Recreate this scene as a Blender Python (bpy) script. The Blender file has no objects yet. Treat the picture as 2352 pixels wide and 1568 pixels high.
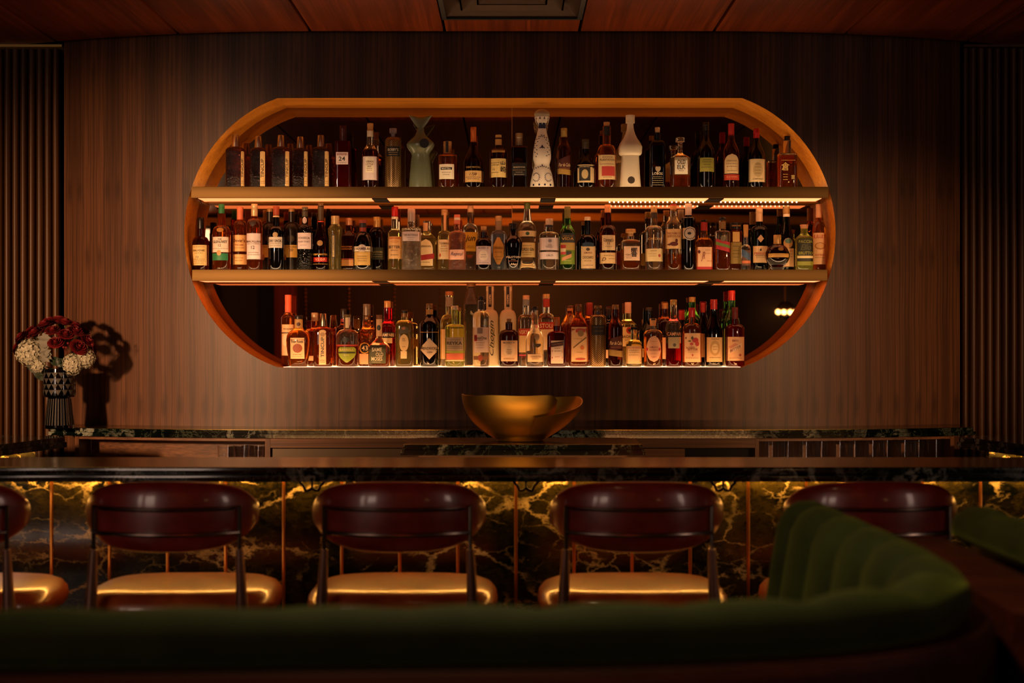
import bpy, bmesh, math, random
from mathutils import Vector, Matrix
random.seed(7)
PI = math.pi
SC = bpy.context.scene
COL = SC.collection
F = 3450.0            # focal length in pixels of the 2352 px wide frame
EYE = 1.456           # camera height
WALL = 6.9            # distance of the back wall
def X(px, d): return (px - 1176.0) * d / F
def Z(py, d): return EYE - (py - 784.0) * d / F

# ------------------------------------------------------------------ materials
def lin(h):
    if not isinstance(h, str): return h
    v = [int(h[i:i+2], 16) / 255 for i in (0, 2, 4)]
    return tuple(c / 12.92 if c <= .04045 else ((c + .055) / 1.055) ** 2.4 for c in v)
def rgba(c): return (*lin(c)[:3], 1.0)
class NT:
    def __init__(s, name):
        s.m = bpy.data.materials.new(name); s.m.use_nodes = True
        s.t = s.m.node_tree; s.b = s.t.nodes['Principled BSDF']
    def n(s, typ, ins=None, **kw):
        nd = s.t.nodes.new(typ)
        for k, v in kw.items(): setattr(nd, k, v)
        for k, v in (ins or {}).items(): s.set(nd.inputs[k], v)
        return nd
    def set(s, sock, v):
        if isinstance(v, bpy.types.NodeSocket): s.t.links.new(v, sock)
        else: sock.default_value = v
    def p(s, **kw):
        for k, v in kw.items(): s.set(s.b.inputs[k.replace('_', ' ')], v)
        return s
    def math(s, op, a, b=0.0, c=None):
        nd = s.n('ShaderNodeMath', operation=op); s.set(nd.inputs[0], a); s.set(nd.inputs[1], b)
        if c is not None: s.set(nd.inputs[2], c)
        return nd.outputs[0]
    def ramp(s, fac, stops):
        nd = s.n('ShaderNodeValToRGB'); el = nd.color_ramp.elements
        while len(el) < len(stops): el.new(.5)
        for e, (p, c) in zip(el, stops): e.position = p; e.color = rgba(c)
        s.set(nd.inputs[0], fac); return nd.outputs[0]
    def noise(s, vec, scale, detail=4, rough=.55, dist=0):
        nd = s.n('ShaderNodeTexNoise', {'Vector': vec, 'Scale': scale, 'Detail': detail, 'Roughness': rough, 'Distortion': dist})
        return nd.outputs[0]
    def xyz(s):
        tc = s.n('ShaderNodeTexCoord').outputs['Object']
        sp = s.n('ShaderNodeSeparateXYZ', {0: tc}); return tc, sp.outputs[0], sp.outputs[1], sp.outputs[2]
    def vec(s, x, y, z):
        return s.n('ShaderNodeCombineXYZ', {0: x, 1: y, 2: z}).outputs[0]
    def mix(s, f, a, b, mode='MIX'):
        nd = s.n('ShaderNodeMix', data_type='RGBA', blend_type=mode)
        s.set(nd.inputs[0], f)
        for i, v in ((6, a), (7, b)): s.set(nd.inputs[i], v if isinstance(v, bpy.types.NodeSocket) else rgba(v))
        return nd.outputs[2]
    def bump(s, h, strength=.2, dist=.01):
        s.p(Normal=s.n('ShaderNodeBump', {'Height': h, 'Strength': strength, 'Distance': dist}).outputs[0]); return s
MC = {}
def mat(name, col, rough=.5, metal=0.0, **kw):
    if name in MC: return MC[name]
    t = NT(name).p(Base_Color=rgba(col), Roughness=rough, Metallic=metal)
    for k, v in kw.items(): t.set(t.b.inputs[k.replace('_', ' ')], v)
    MC[name] = t.m; return t.m
def paint(col, rough=.55):
    return mat('paint_' + col, col, rough)
def emit(name, col, s):
    t = NT(name).p(Base_Color=(0, 0, 0, 1), Emission_Color=rgba(col), Emission_Strength=s, Roughness=1.0)
    t.p(Specular_IOR_Level=0.0); MC[name] = t.m; return t.m

def wood(name, c, axis='z', fine=70, rough=.45, period=None, knots=False, stretch=.02, coat=0.0):
    """straight grained veneer; axis = grain direction; period = width of a book-matched flitch"""
    t = NT(name); tc, x, y, z = t.xyz()
    a, g = {'z': (x, z), 'x': (z, x), 'y': (x, y), 'xy': (y, x)}[axis]
    if period:
        wob = t.noise(t.vec(0.0, 0.0, g), 2.2, 2)
        a2 = t.math('PINGPONG', t.math('ADD', a, t.math('MULTIPLY', wob, .02)), period)
        slow = t.noise(t.vec(a, 0.0, 0.0), 1.4, 1)
        a2 = t.math('ADD', a2, t.math('MULTIPLY', slow, .012))
    else: a2 = t.math('ADD', a, t.math('MULTIPLY', t.noise(t.vec(t.math('MULTIPLY', a, 3.0), 0.0, g), 1.3, 2), .02))
    other = y if axis in ('z', 'x') else z
    def lay(k, gs, det=4): return t.noise(t.vec(t.math('MULTIPLY', a2, k), t.math('MULTIPLY', other, k * (.9 if axis != 'z' else 0.02)), t.math('MULTIPLY', g, gs)), 1.0, det, .6)
    f1, f2, f3 = lay(fine * 3, 1.6 * stretch * 50, 2), lay(fine, .9 * stretch * 50), lay(fine * .28, .45 * stretch * 50)
    v = t.math('ADD', t.math('MULTIPLY', f1, .34), t.math('ADD', t.math('MULTIPLY', f2, .36), t.math('MULTIPLY', f3, .30)))
    colr = t.ramp(v, [(.33, c[0]), (.47, c[1]), (.58, c[2]), (.72, c[3])])
    if knots:
        kv = t.n('ShaderNodeTexVoronoi', {'Vector': t.vec(t.math('MULTIPLY', a2, 7.0), t.math('MULTIPLY', g, 1.9), 0.0), 'Scale': 1.0, 'Randomness': .6}, feature='F1', voronoi_dimensions='2D')
        kd = t.math('ADD', kv.outputs['Distance'], t.math('MULTIPLY', t.noise(tc, 30, 2), .06))
        colr = t.mix(t.ramp(kd, [(.06, 'c0c0c0'), (.17, '000000')]), colr, c[0])
    t.p(Base_Color=colr, Roughness=rough, Coat_Weight=coat, Coat_Roughness=.15, Specular_IOR_Level=.28)
    t.bump(v, .12, .003); MC[name] = t.m; return t.m

def marble(name, base, mid, vein, scale=2.2, gold=None, rough=.12, amt=1.0, aniso=(1, 1, 1)):
    t = NT(name); tc, x, y, z = t.xyz()
    v0 = t.vec(t.math('MULTIPLY', x, aniso[0]), t.math('MULTIPLY', y, aniso[1]), t.math('MULTIPLY', z, aniso[2]))
    w = t.n('ShaderNodeTexNoise', {'Vector': v0, 'Scale': scale * 1.3, 'Detail': 5}).outputs[1]
    wv = t.n('ShaderNodeVectorMath', operation='MULTIPLY_ADD'); t.set(wv.inputs[0], w); wv.inputs[1].default_value = (.5, .5, .5); t.set(wv.inputs[2], v0)
    def ridge(sc, wd, seed):
        q = t.n('ShaderNodeVectorMath', operation='ADD'); t.set(q.inputs[0], wv.outputs[0]); q.inputs[1].default_value = (seed, seed * .7, -seed)
        nz = t.noise(q.outputs[0], sc, 5, .6)
        r = t.math('ABSOLUTE', t.math('SUBTRACT', nz, .5))
        return t.ramp(r, [(0.0, 'ffffff'), (wd, '000000')])
    cloud = t.noise(wv.outputs[0], scale * 1.6, 6, .65)
    colr = t.mix(t.ramp(cloud, [(.42, '000000'), (.7, 'ffffff')]), base, mid)
    patch = t.ramp(t.noise(v0, scale * .9, 3), [(.42, '000000'), (.62, 'ffffff')])
    r1 = t.math('MULTIPLY', ridge(scale * 1.2, .035, 3.1), t.math('MULTIPLY', patch, amt))
    r2 = t.math('MULTIPLY', ridge(scale * 2.9, .022, 7.7), .55 * amt)
    colr = t.mix(r2, colr, gold or vein); colr = t.mix(r1, colr, vein)
    t.p(Base_Color=colr, Roughness=rough); MC[name] = t.m; return t.m

def crackle(name, base, mid, vein, rough=.16):
    t = NT(name); tc, x, y, z = t.xyz()
    v0 = t.vec(x, y, t.math('MULTIPLY', z, 1.7))
    w = t.n('ShaderNodeTexNoise', {'Vector': v0, 'Scale': 5.5, 'Detail': 7, 'Roughness': .7}).outputs[1]
    def warp(k, s):
        q = t.n('ShaderNodeVectorMath', operation='MULTIPLY_ADD'); t.set(q.inputs[0], w); q.inputs[1].default_value = (k, k, k); t.set(q.inputs[2], v0)
        r = t.n('ShaderNodeVectorMath', operation='ADD'); t.set(r.inputs[0], q.outputs[0]); r.inputs[1].default_value = (s, s, s); return r.outputs[0]
    def cracks(sc, wd, k, s): return t.ramp(t.n('ShaderNodeTexVoronoi', {'Vector': warp(k, s), 'Scale': sc}, feature='DISTANCE_TO_EDGE').outputs['Distance'], [(0.0, 'ffffff'), (wd, '000000')])
    patch = t.ramp(t.noise(v0, 3.1, 4), [(.44, '000000'), (.6, 'ffffff')]); patch2 = t.ramp(t.noise(v0, 5.3, 4), [(.45, '000000'), (.65, 'ffffff')])
    fine = t.noise(v0, 60, 4, .7); cloud = t.noise(warp(.3, 2.0), 4.0, 7, .7)
    col = t.mix(t.ramp(t.math('ADD', t.math('MULTIPLY', cloud, .7), t.math('MULTIPLY', fine, .3)), [(.43, '000000'), (.62, 'ffffff')]), base, mid)
    col = t.mix(t.math('MULTIPLY', cracks(8.0, .035, .16, 1.3), t.math('MULTIPLY', patch2, .7)), col, vein)
    col = t.mix(t.math('MULTIPLY', cracks(2.9, .028, .22, .2), patch), col, vein)
    t.p(Base_Color=col, Roughness=rough); MC[name] = t.m; return t.m

# ------------------------------------------------------------------ objects
def tag(o, label=None, cat=None, group=None, kind=None):
    for k, v in (('label', label), ('category', cat), ('group', group), ('kind', kind)):
        if v: o[k] = v
    return o
def empty(name, loc, label, cat, group=None, rz=0.0):
    o = bpy.data.objects.new(name, None); COL.objects.link(o); o.location = loc; o.rotation_euler.z = rz
    o.empty_display_size = .05
    return tag(o, label, cat, group)
def mesh(name, verts, faces, m, parent=None, smooth=False, midx=None, sharp=None):
    me = bpy.data.meshes.new(name); me.from_pydata(verts, [], faces); me.update()
    for mm in (m if isinstance(m, (list, tuple)) else [m]): me.materials.append(mm)
    if midx: me.polygons.foreach_set('material_index', midx)
    if smooth:
        me.polygons.foreach_set('use_smooth', [True] * len(me.polygons))
        if sharp: me.set_sharp_from_angle(angle=math.radians(sharp))
    o = bpy.data.objects.new(name, me); COL.objects.link(o)
    if parent: o.parent = parent
    return o
class MB:
    def __init__(s): s.v = []; s.f = []
    def add(s, v, f):
        k = len(s.v); s.v += [tuple(p) for p in v]; s.f += [tuple(i + k for i in q) for q in f]; return s
    def box(s, x0, x1, y0, y1, z0, z1, b=0.0):
        if b <= 0:
            v = [(x, y, z) for z in (z0, z1) for y in (y0, y1) for x in (x0, x1)]
            return s.add(v, [(0, 2, 3, 1), (4, 5, 7, 6), (0, 1, 5, 4), (2, 6, 7, 3), (0, 4, 6, 2), (1, 3, 7, 5)])
        bm = bmesh.new(); bmesh.ops.create_cube(bm, size=1)
        bmesh.ops.scale(bm, vec=(x1 - x0, y1 - y0, z1 - z0), verts=bm.verts)
        bmesh.ops.translate(bm, vec=((x0 + x1) / 2, (y0 + y1) / 2, (z0 + z1) / 2), verts=bm.verts)
        bmesh.ops.bevel(bm, geom=bm.edges[:], offset=b, segments=2, affect='EDGES', profile=.5)
        return s.bm(bm)
    def bm(s, bm):
        bm.verts.index_update(); s.add([v.co[:] for v in bm.verts], [[v.index for v in f.verts] for f in bm.faces]); bm.free(); return s
    def tube(s, pts, r, n=10, close=False):
        pts = [Vector(p) for p in pts]; L = len(pts); rs = r if isinstance(r, (list, tuple)) else [r] * L
        up = None; rings = []
        for i, p in enumerate(pts):
            if close: t = pts[(i + 1) % L] - pts[i - 1]
            else: t = pts[min(i + 1, L - 1)] - pts[max(i - 1, 0)]
            t.normalize()
            if up is None: up = t.orthogonal().normalized()
            up = (up - t * up.dot(t)).normalized(); sd = t.cross(up)
            rings.append([p + (up * math.cos(a) + sd * math.sin(a)) * rs[i] for a in [2 * PI * k / n for k in range(n)]])
        v = [q for g in rings for q in g]; f = []
        for i in range(L if close else L - 1):
            j = (i + 1) % L
            for k in range(n): f.append((i * n + k, i * n + (k + 1) % n, j * n + (k + 1) % n, j * n + k))
        if not close: f += [tuple(range(n))[::-1], tuple((L - 1) * n + k for k in range(n))]
        return s.add(v, f)
    def lathe(s, prof, n=28, c=(0, 0, 0)):
        v = []; f = []
        for r, z in prof: v += [(c[0] + r * math.cos(2 * PI * k / n), c[1] + r * math.sin(2 * PI * k / n), c[2] + z) for k in range(n)]
        for i in range(len(prof) - 1):
            for k in range(n): f.append((i * n + k, i * n + (k + 1) % n, (i + 1) * n + (k + 1) % n, (i + 1) * n + k))
        f += [tuple(range(n))[::-1], tuple((len(prof) - 1) * n + k for k in range(n))]
        return s.add(v, f)
    def ball(s, c, r, n=10):
        return s.lathe([(max(r * math.sin(PI * i / n), 1e-5), -r * math.cos(PI * i / n)) for i in range(n + 1)], max(8, n), c)
    def prism(s, poly, z0, z1):
        n = len(poly); v = [(x, y, z0) for x, y in poly] + [(x, y, z1) for x, y in poly]
        return s.add(v, [tuple(range(n))[::-1], tuple(range(n, 2 * n))] + [(i, (i + 1) % n, n + (i + 1) % n, n + i) for i in range(n)])
    def build(s, name, m, parent=None, smooth=False, sharp=35):
        return mesh(name, s.v, s.f, m, parent, smooth, None, sharp)
def box(name, b, m, parent=None, bev=0.0, **kw):
    o = MB().box(*b, bev).build(name, m, parent, bev > 0)
    return tag(o, **kw) if kw else o
def struct(o): o['kind'] = 'structure'; return o
def bow(x):          # how far the gently bowed back wall recedes from its middle plane
    return ((max(abs(x), .9) - .9) / 1.24) ** 2 * .232
# ------------------------------------------------------------------ materials of the place
WALNUT = ['26140a', '452917', '5f3b24', '82593b']
m_wall = wood('walnut_veneer', WALNUT, 'z', 60, .42, .098, True)
m_flute = wood('walnut_fluted', ['25140b', '40260f', '583820', '6d4a30'], 'z', 80, .4)
m_ceil = wood('mahogany_ceiling', ['3a1606', '6b2c0c', '8a3d12', 'a5541d'], 'y', 40, .35)
m_niche = wood('honey_wood', ['9a5516', 'c67c22', 'dc9230', 'ecac50'], 'xy', 60, .38)
m_cab = wood('walnut_cabinet', ['2b170b', '55331b', '6d4526', '7f5734'], 'x', 55, .45)
m_cabz = wood('walnut_cabinet_upright', ['2b170b', '55331b', '6d4526', '7f5734'], 'z', 55, .45)
m_shell = wood('booth_mahogany', ['1c0905', '300f07', '3f170c', '4c1f11'], 'x', 40, .4)
m_black = mat('matte_black', '050505', .8)
m_bronze = mat('satin_bronze', '80602c', .55, .55)
m_brass = mat('brass_strip', 'b5742e', .3, 1.0)
m_gold = mat('hammered_brass', 'b98a3a', .27, 1.0)
m_frame = mat('blackened_steel', '8c7c72', .22, 1.0)
m_leg = mat('bronzed_leg', '6b4a3c', .38, .55)
m_floor = mat('dark_floor', '1a100a', .5)
m_plaster = mat('dark_plaster', '140c08', .8)
m_mirror = mat('bronze_mirror', 'a08a70', .012, 1.0)
m_steel = mat('brushed_steel', '4f463c', .5, .9)
m_slab = marble('verde_slab', '020504', '0e1712', '8d9184', 3.2, '4f5a4c', .1, .8)
m_front = crackle('verde_front', '040706', '3a3414', 'd8c68a')
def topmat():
    t = NT('gold_lit_top'); tc, x, y, z = t.xyz()
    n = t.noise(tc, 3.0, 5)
    t.p(Base_Color=t.ramp(n, [(.35, '8f7a36'), (.65, 'a89047')]), Roughness=.19, Metallic=1.0)  # golden tone stands in for warm light on the dark stone top
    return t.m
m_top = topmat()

# ------------------------------------------------------------------ room shell
CEIL = 2.868
struct(box('floor', (-5.2, 5.2, -2.4, 8.0, -.1, 0), m_floor))
struct(box('wall_east', (5.0, 5.1, -2.4, 8.0, 0, 3.0), m_plaster))
struct(box('wall_west', (-5.1, -5.0, -2.4, 8.0, 0, 3.0), m_plaster))
struct(box('wall_south', (-5.1, 5.1, -2.4, -2.3, 0, 3.0), mat('dark_panelling', '2a140b', .6)))
struct(box('wall_far', (-5.1, 5.1, 7.75, 7.85, 0, 3.2), m_plaster))
# ceiling: stained plywood boards between shadow gaps, a square hole for the diffuser
cb = MB(); S = .613; G = .007
def ceil_back(x): return 6.84 + bow(x)
for k in range(-8, 9):
    x0, x1 = (k - .5) * S + G, (k + .5) * S - G
    def board(ya, yb):
        n = 6; xs = [x0 + (x1 - x0) * i / n for i in range(n + 1)]
        poly = [(x, ya) for x in xs] + [(x, min(yb, ceil_back(x))) for x in reversed(xs)]
        cb.prism(poly, CEIL, CEIL + .02)
    if k == 0: board(-2.4, 5.97); board(6.592, 9)
    else: board(-2.4, 9)
struct(cb.build('ceiling', m_ceil))
struct(box('ceiling_void', (-5.2, 5.2, -2.4, 8.0, 2.99, 3.05), m_black))

# niche outline (front plane), circle arcs cut by flat top and bottom
def WX(px): return (px - 1171) * WALL / F - .01
ZT, ZB = Z(225, WALL), Z(843, WALL); ZM = (ZT + ZB) / 2; HH = (ZT - ZB) / 2
R = 327 * WALL / F; CX = (1598 - 744) / 2 * WALL / F; XO = -.01
A0 = math.asin(HH / R)
def outline(n=40):
    pts = []
    for i in range(n + 1):
        a = -A0 + 2 * A0 * i / n; pts.append((XO + CX + R * math.cos(a), ZM + R * math.sin(a)))
    for i in range(n + 1):
        a = PI - A0 + 2 * A0 * i / n; pts.append((XO - CX + R * math.cos(a), ZM + R * math.sin(a)))
    return pts          # counter-clockwise seen from the camera side (x right, z up)
OUT = outline()
MIR = 7.195             # depth of the mirror at the back of the niche
# back wall with the opening: columns of quads above and below the opening
def edge(x):            # half height of the opening at x
    ax = abs(x - XO)
    if ax >= CX + R: return None
    h = HH if ax <= CX else math.sqrt(max(R * R - (ax - CX) ** 2, 0))
    return min(h, HH)
W0, W1 = -2.125, 2.125
xs = sorted(set([W0 + (W1 - W0) * i / 60 for i in range(61)] + [XO + s * (CX + R * math.cos(A0 * i / 40)) for s in (1, -1) for i in range(41)]))
wb = MB()
def wy(x): return WALL + bow(x)
for a, b in zip(xs, xs[1:]):
    if b - a < 1e-5: continue
    ea, eb = edge(a + 1e-7), edge(b - 1e-7)
    def quad(za, zb, zc, zd): wb.add([(a, wy(a), za), (b, wy(b), zb), (b, wy(b), zc), (a, wy(a), zd)], [(0, 1, 2, 3)])
    if ea is None and eb is None: quad(0, 0, 2.985, 2.985)
    else:
        ea = ea or 0.0; eb = eb or 0.0
        quad(0, 0, ZM - eb, ZM - ea); quad(ZM + ea, ZM + eb, 2.985, 2.985)
for x in (W0, W1):      # returns at the panel's ends
    wb.add([(x, wy(x), 0), (x, wy(x) + .35, 0), (x, wy(x) + .35, 2.985), (x, wy(x), 2.985)], [(0, 1, 2, 3)])
struct(wb.build('wall_north', m_wall))
# reveal of the niche
rv = MB(); n = len(OUT)
for i in range(n):
    (xa, za), (xb, zb) = OUT[i], OUT[(i + 1) % n]
    if abs(xa - xb) + abs(za - zb) < 1e-6: continue
    flat = abs(za - zb) < 1e-4
    for j in range(12 if flat else 1):
        k = 12 if flat else 1; x0 = xa + (xb - xa) * j / k; x1 = xa + (xb - xa) * (j + 1) / k
        rv.add([(x0, wy(x0), za), (x1, wy(x1), zb), (x1, MIR + .02, zb), (x0, MIR + .02, za)], [(0, 1, 2, 3)])
struct(rv.build('trim_1', m_niche))
# two mirror panes that meet in the middle, the second one set a hair out of true
def pane(name, x0, x1, tilt, label):
    m = MB(); z0, z1 = ZB - .02, ZT + .02; xs2 = [x0 + (x1 - x0) * i / 16 for i in range(17)]
    v = []
    for x in xs2:
        u = max(0, (x - .1) / 1.4); k = math.tan(tilt * (1 - .9 * u * u))
        v += [(x, MIR - (z0 - ZM) * -k, z0), (x, MIR + (z1 - ZM) * k, z1)]
    f = [(2 * i, 2 * i + 2, 2 * i + 3, 2 * i + 1) for i in range(16)]
    return tag(m.add(v, f).build(name, m_mirror, None, True, 60), label, 'mirror', 'mirror panes at the back of the niche')
pane('mirror', -1.56, -.0005, 0.0, 'bronze mirror pane behind the bottles, on the side of the flower vase')
pane('mirror', .0005, 1.54, math.radians(-.16), 'bronze mirror pane behind the bottles, on the side of the green booth')
tag(MB().box(-.0012, .0012, MIR - .002, MIR - .0005, ZB + .0005, ZT - .0005).build('mirror_joint', mat('joint_gold', 'c79a55', .4, .6)), 'thin upright joint between the two mirror panes of the niche', 'joint')
# fluted side panels
def flutes(name, x0, x1, y):
    m = MB(); p = .0388; k = int((x1 - x0) / p)
    prof = []
    for i in range(k):
        for j in range(9):
            a = PI * j / 8; prof.append((x0 + i * p + p * .5 - math.cos(a) * p * .41, y - math.sin(a) * .024))
        prof.append((x0 + (i + 1) * p - p * .06, y + .012))
    v = [(x, yy, z) for z in (0, Z(113, y)) for x, yy in prof]; L = len(prof)
    return struct(m.add(v, [(i, i + 1, L + i + 1, L + i) for i in range(L - 1)]).build(name, m_flute, None, True, 50))
flutes('wall_left', -3.6, -2.14, 7.2); flutes('wall_right', 2.15, 3.6, 7.2)
struct(box('trim_2', (-3.6, -2.14, 7.14, 7.3, Z(113, 7.2), CEIL), wood('lit_tone_trim', ['9a7838', 'b8944a', 'c9a55a', 'd8b66c'], 'x', 40)))  # pale wood tone stands in for gold light on this trim
struct(box('trim_3', (2.15, 3.6, 7.14, 7.3, Z(113, 7.2), CEIL), m_flute))

# ------------------------------------------------------------------ air diffuser in the ceiling
vd = empty('ceiling_vent', (0, 6.281, CEIL), 'square brass toned air diffuser in the ceiling over the bar', 'air vent')
def sqring(m, a, b, za, zb):
    v = [(sx * r, sy * r, z) for r, z in ((a, za), (b, zb)) for sx, sy in ((-1, -1), (1, -1), (1, 1), (-1, 1))]
    return m.add(v, [(i, (i + 1) % 4, 4 + (i + 1) % 4, 4 + i) for i in range(4)])
m_vent = mat('vent_enamel', '40280f', .4, .3)
fr = MB(); sqring(fr, .306, .306, -.003, .06); sqring(fr, .306, .286, -.003, -.003); sqring(fr, .286, .286, -.003, .06); fr.build('flange', mat('vent_black', '0b0805', .5), vd)
for k, (a, b) in enumerate([(.286, .222), (.214, .15), (.142, .086), (.08, .03)]):
    m = MB(); sqring(m, a, b, .006 + .012 * k, .055 + .008 * k); sqring(m, b, b, .055 + .008 * k, .02 + .008 * k); m.build('louver', m_vent, vd)
MB().tube([(0, 0, .03), (0, 0, .09)], .004).tube([(-.02, 0, .03), (.02, 0, .03)], .004).build('screw_bar', m_black, vd)
box('duct', (-.286, .286, -.286, .286, .1, .105), m_black, vd)

# ------------------------------------------------------------------ shelves with light strips
m_led = emit('lit_plate', (1, .25, .08), 2.2)  # plate glow stands in for LED light falling on the shelf underside
m_led2 = emit('lit_plate_bright', (1, .29, .1), 2.5)
m_dot = emit('led_dot', 'ffe0b4', 9.0)
m_up = emit('led_uplight', 'ffcf9c', 24.0)
m_panel = emit('lit_shelf_panel', 'ffc488', 1.6)
def chord(z, inset):    # half width of the opening at height z
    return CX + math.sqrt(max(R * R - (z - ZM) ** 2, 0)) - inset
def shelf(pt, pb, label):
    zt, zb = Z(pt, WALL), Z(pb, WALL); h = zt - zb
    s = empty('bottle_shelf', (XO, WALL, zb), label, 'shelf', 'shelves in the niche')
    c = min(chord(zt, .004), chord(zb, .004)) - .012
    b = box('board', (-c, c, .004, .286, .006, h - .0015), m_cab, s)
    MB().box(-c - .004, c + .004, -.012, .004, 0, h + .0016, .002).build('front_rail', m_bronze, s, True)
    gaps = [X(p, 7.0) - XO for p in (875, 1258, 1640)]
    cuts = [-c + .02] + [g for q in gaps for g in (q - .035, q + .035)] + [c - .02]
    for i in range(0, len(cuts), 2):
        box('light_strip', (cuts[i], cuts[i + 1], .03, .17, .001, .006), m_led if i < 4 else m_led2, s)
    for g in gaps: box('bracket', (g - .035, g + .035, .02, .2, -.002, .006), m_black, s)
    if pt < 500:
        xd = X(1400, 7.09) - XO
        while xd < c - .1:
            if min(abs(xd - g) for g in gaps) > .04: MB().ball((xd, .185, -.001), .0035, 6).build('led', m_dot, s)
            xd += .021
    MB().box(-c, c, .2, .285, .001, .006).build('rear_liner', m_niche, s)
    MB().box(-c + .01, c - .01, .02, .285, h - .0014, h - .0008).build('light_panel', m_panel, s)
    MB().box(-c + .03, c - .03, .008, .017, h - .0012, h - .0002).build('uplight_strip', m_up, s)
    return s
shelf(430, 455, 'upper bronze edged shelf carrying the top row of bottles')
shelf(620, 645, 'middle bronze edged shelf carrying the second row of bottles')
us = MB().box(-1.05, 1.05, WALL + .002, MIR - .004, ZB + .0001, ZB + .0006).build('light_panel', emit('sill_glow', 'ffb878', 4.2))
ss = MB().box(-1.05, 1.05, WALL + .003, WALL + .015, ZB + .0007, ZB + .001).build('uplight_strip', emit('sill_strip', 'ffb478', 14.0))
tag(ss, 'thin bright light strip along the front edge of the niche sill', 'light strip')
tag(us, 'glowing light panel set into the sill of the niche under the lowest bottles', 'light panel')
zw = ZB
# ------------------------------------------------------------------ back counter
CT = EYE - .39           # height of the counters
bc = empty('back_counter', (0, 6.7, 0), 'green marble back counter along the walnut wall under the niche', 'counter')
def slab(name, x0, x1, yf, yb, z0, z1, m, parent):
    n = 36; xx = [x0 + (x1 - x0) * i / n for i in range(n + 1)]
    poly = [(x, yf(x) - 6.7) for x in xx] + [(x, yb(x) - 6.7) for x in reversed(xx)]
    return MB().prism(poly, z0, z1).build(name, m, parent)
bb = lambda x: wy(x) - .012
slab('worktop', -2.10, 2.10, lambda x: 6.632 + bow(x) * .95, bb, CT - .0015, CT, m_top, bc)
slab('upper_slab', -2.10, 2.10, lambda x: 6.63 + bow(x) * .95, bb, CT - .018, CT - .0017, m_slab, bc)
slab('lower_slab', -2.11, 2.11, lambda x: 6.622 + bow(x) * .95, bb, CT - .036, CT - .019, m_slab, bc)
fy = lambda x: 6.66 + bow(x) * .95
def face(name, pxa, pxb, z0, z1, m, dy=0.0, th=.03):
    xa, xb = X(pxa, 6.68), X(pxb, 6.68)
    return slab(name, xa, xb, lambda x: fy(x) + dy, lambda x: fy(x) + dy + th, z0, z1, m, bc)
zr = CT - .0365
face('fascia', 150, 610, zr - .016, zr, m_cab); face('fascia', 622, 1733, zr - .045, zr, m_cab, 0, .05); face('fascia', 1742, 2215, zr - .016, zr, m_cab)
for a, b in ((610, 622), (1733, 1742), (150, 160), (2205, 2215)): face('post', a, b, .1, zr, m_cabz, -.002, .2)
face('cubby_back', 160, 610, .5, zr - .005, m_cab, .2, .01); face('cubby_back', 1742, 2205, .5, zr - .005, m_cabz, .2, .01)
face('cubby_floor', 160, 610, .80, .82, m_cab, .03, .2); face('cubby_floor', 1742, 2205, .80, .82, m_cab, .03, .2)
face('steel_drawer', 627, 925, .55, zr - .049, m_steel, .004); face('wood_door', 925, 1572, .1, zr - .049, m_cab, .004); face('dark_recess', 1573, 1733, .1, zr - .047, m_black, .06)
face('plinth', 150, 2215, 0, .1, m_black, .03)

# glasses in the open cubbies of the back counter
m_glass = mat('thin_glass', 'ffffff', .02, 0, Transmission_Weight=1.0, IOR=1.45)
def tumbler(h, r0, r1):
    t = .0018
    return MB().lathe([(1e-4, 0), (r0 * .9, 0), (r0, .004), (r1, h), (r1 - t, h), (r0 - t, .012), (1e-4, .01)], 20)
ga = tumbler(.165, .03, .039); gb = tumbler(.19, .026, .034)
def glasses(px0, px1, n, gm, d, grp, lab, flip=False):
    me = None; side = 'flower vase' if px0 < 1000 else 'tall booth'
    for i in range(n):
        x = X(px0 + (px1 - px0) * (i + .5) / n, 6.77); y = 6.765 + bow(x) * .95 + (.03 if i % 2 else 0)
        if me is None: o = gm.build('drinking_glass', m_glass, None, True); me = o.data
        else: o = bpy.data.objects.new('drinking_glass', me); COL.objects.link(o)
        o.location = (x, y, .8205); tag(o, lab, 'glass', grp)
glasses(500, 606, 3, ga, 0, 'glasses in the open cubby by the steel drawer', 'clear drinking glass in the open cubby beside the steel drawer')
glasses(1752, 2190, 11, gb, 0, 'glasses in the long open cubby', 'tall clear glass in the row inside the long open cubby')

# ------------------------------------------------------------------ bar counter in front
bar = empty('bar_counter', (0, 4.66, 0), 'long dark green marble bar counter behind the leather stools', 'bar counter')
def bbox(name, b, m, bev=0.0): return box(name, (b[0], b[1], b[2] - 4.66, b[3] - 4.66, b[4], b[5]), m, bar, bev)
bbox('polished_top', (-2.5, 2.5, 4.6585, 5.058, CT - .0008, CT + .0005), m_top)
bbox('upper_slab', (-2.5, 2.5, 4.656, 5.06, CT - .0225, CT - .001), m_slab, .0015)
bbox('lower_slab', (-2.5, 2.5, 4.65, 5.055, CT - .0445, CT - .0235), m_slab, .0015)
bbox('marble_front', (-2.45, 2.45, 4.95, 5.0, .06, CT - .045), m_front)
bbox('rear_panel', (-2.45, 2.45, 5.0, 5.03, .06, CT - .045), m_cab)
bbox('plinth', (-2.4, 2.4, 4.98, 5.03, 0, .06), m_black)
for k in range(-13, 13):
    x = X(1185 + 133.3 * k, 4.95)
    bbox('brass_strip', (x - .0052, x + .0052, 4.945, 4.9505, .06, CT - .046), m_brass, .001)
m_barled = emit('bar_led', 'ffac4c', 150.0)
bbox('light_strip', (-2.4, 2.4, 4.928, 4.936, CT - .0475, CT - .0455), m_barled)
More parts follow.
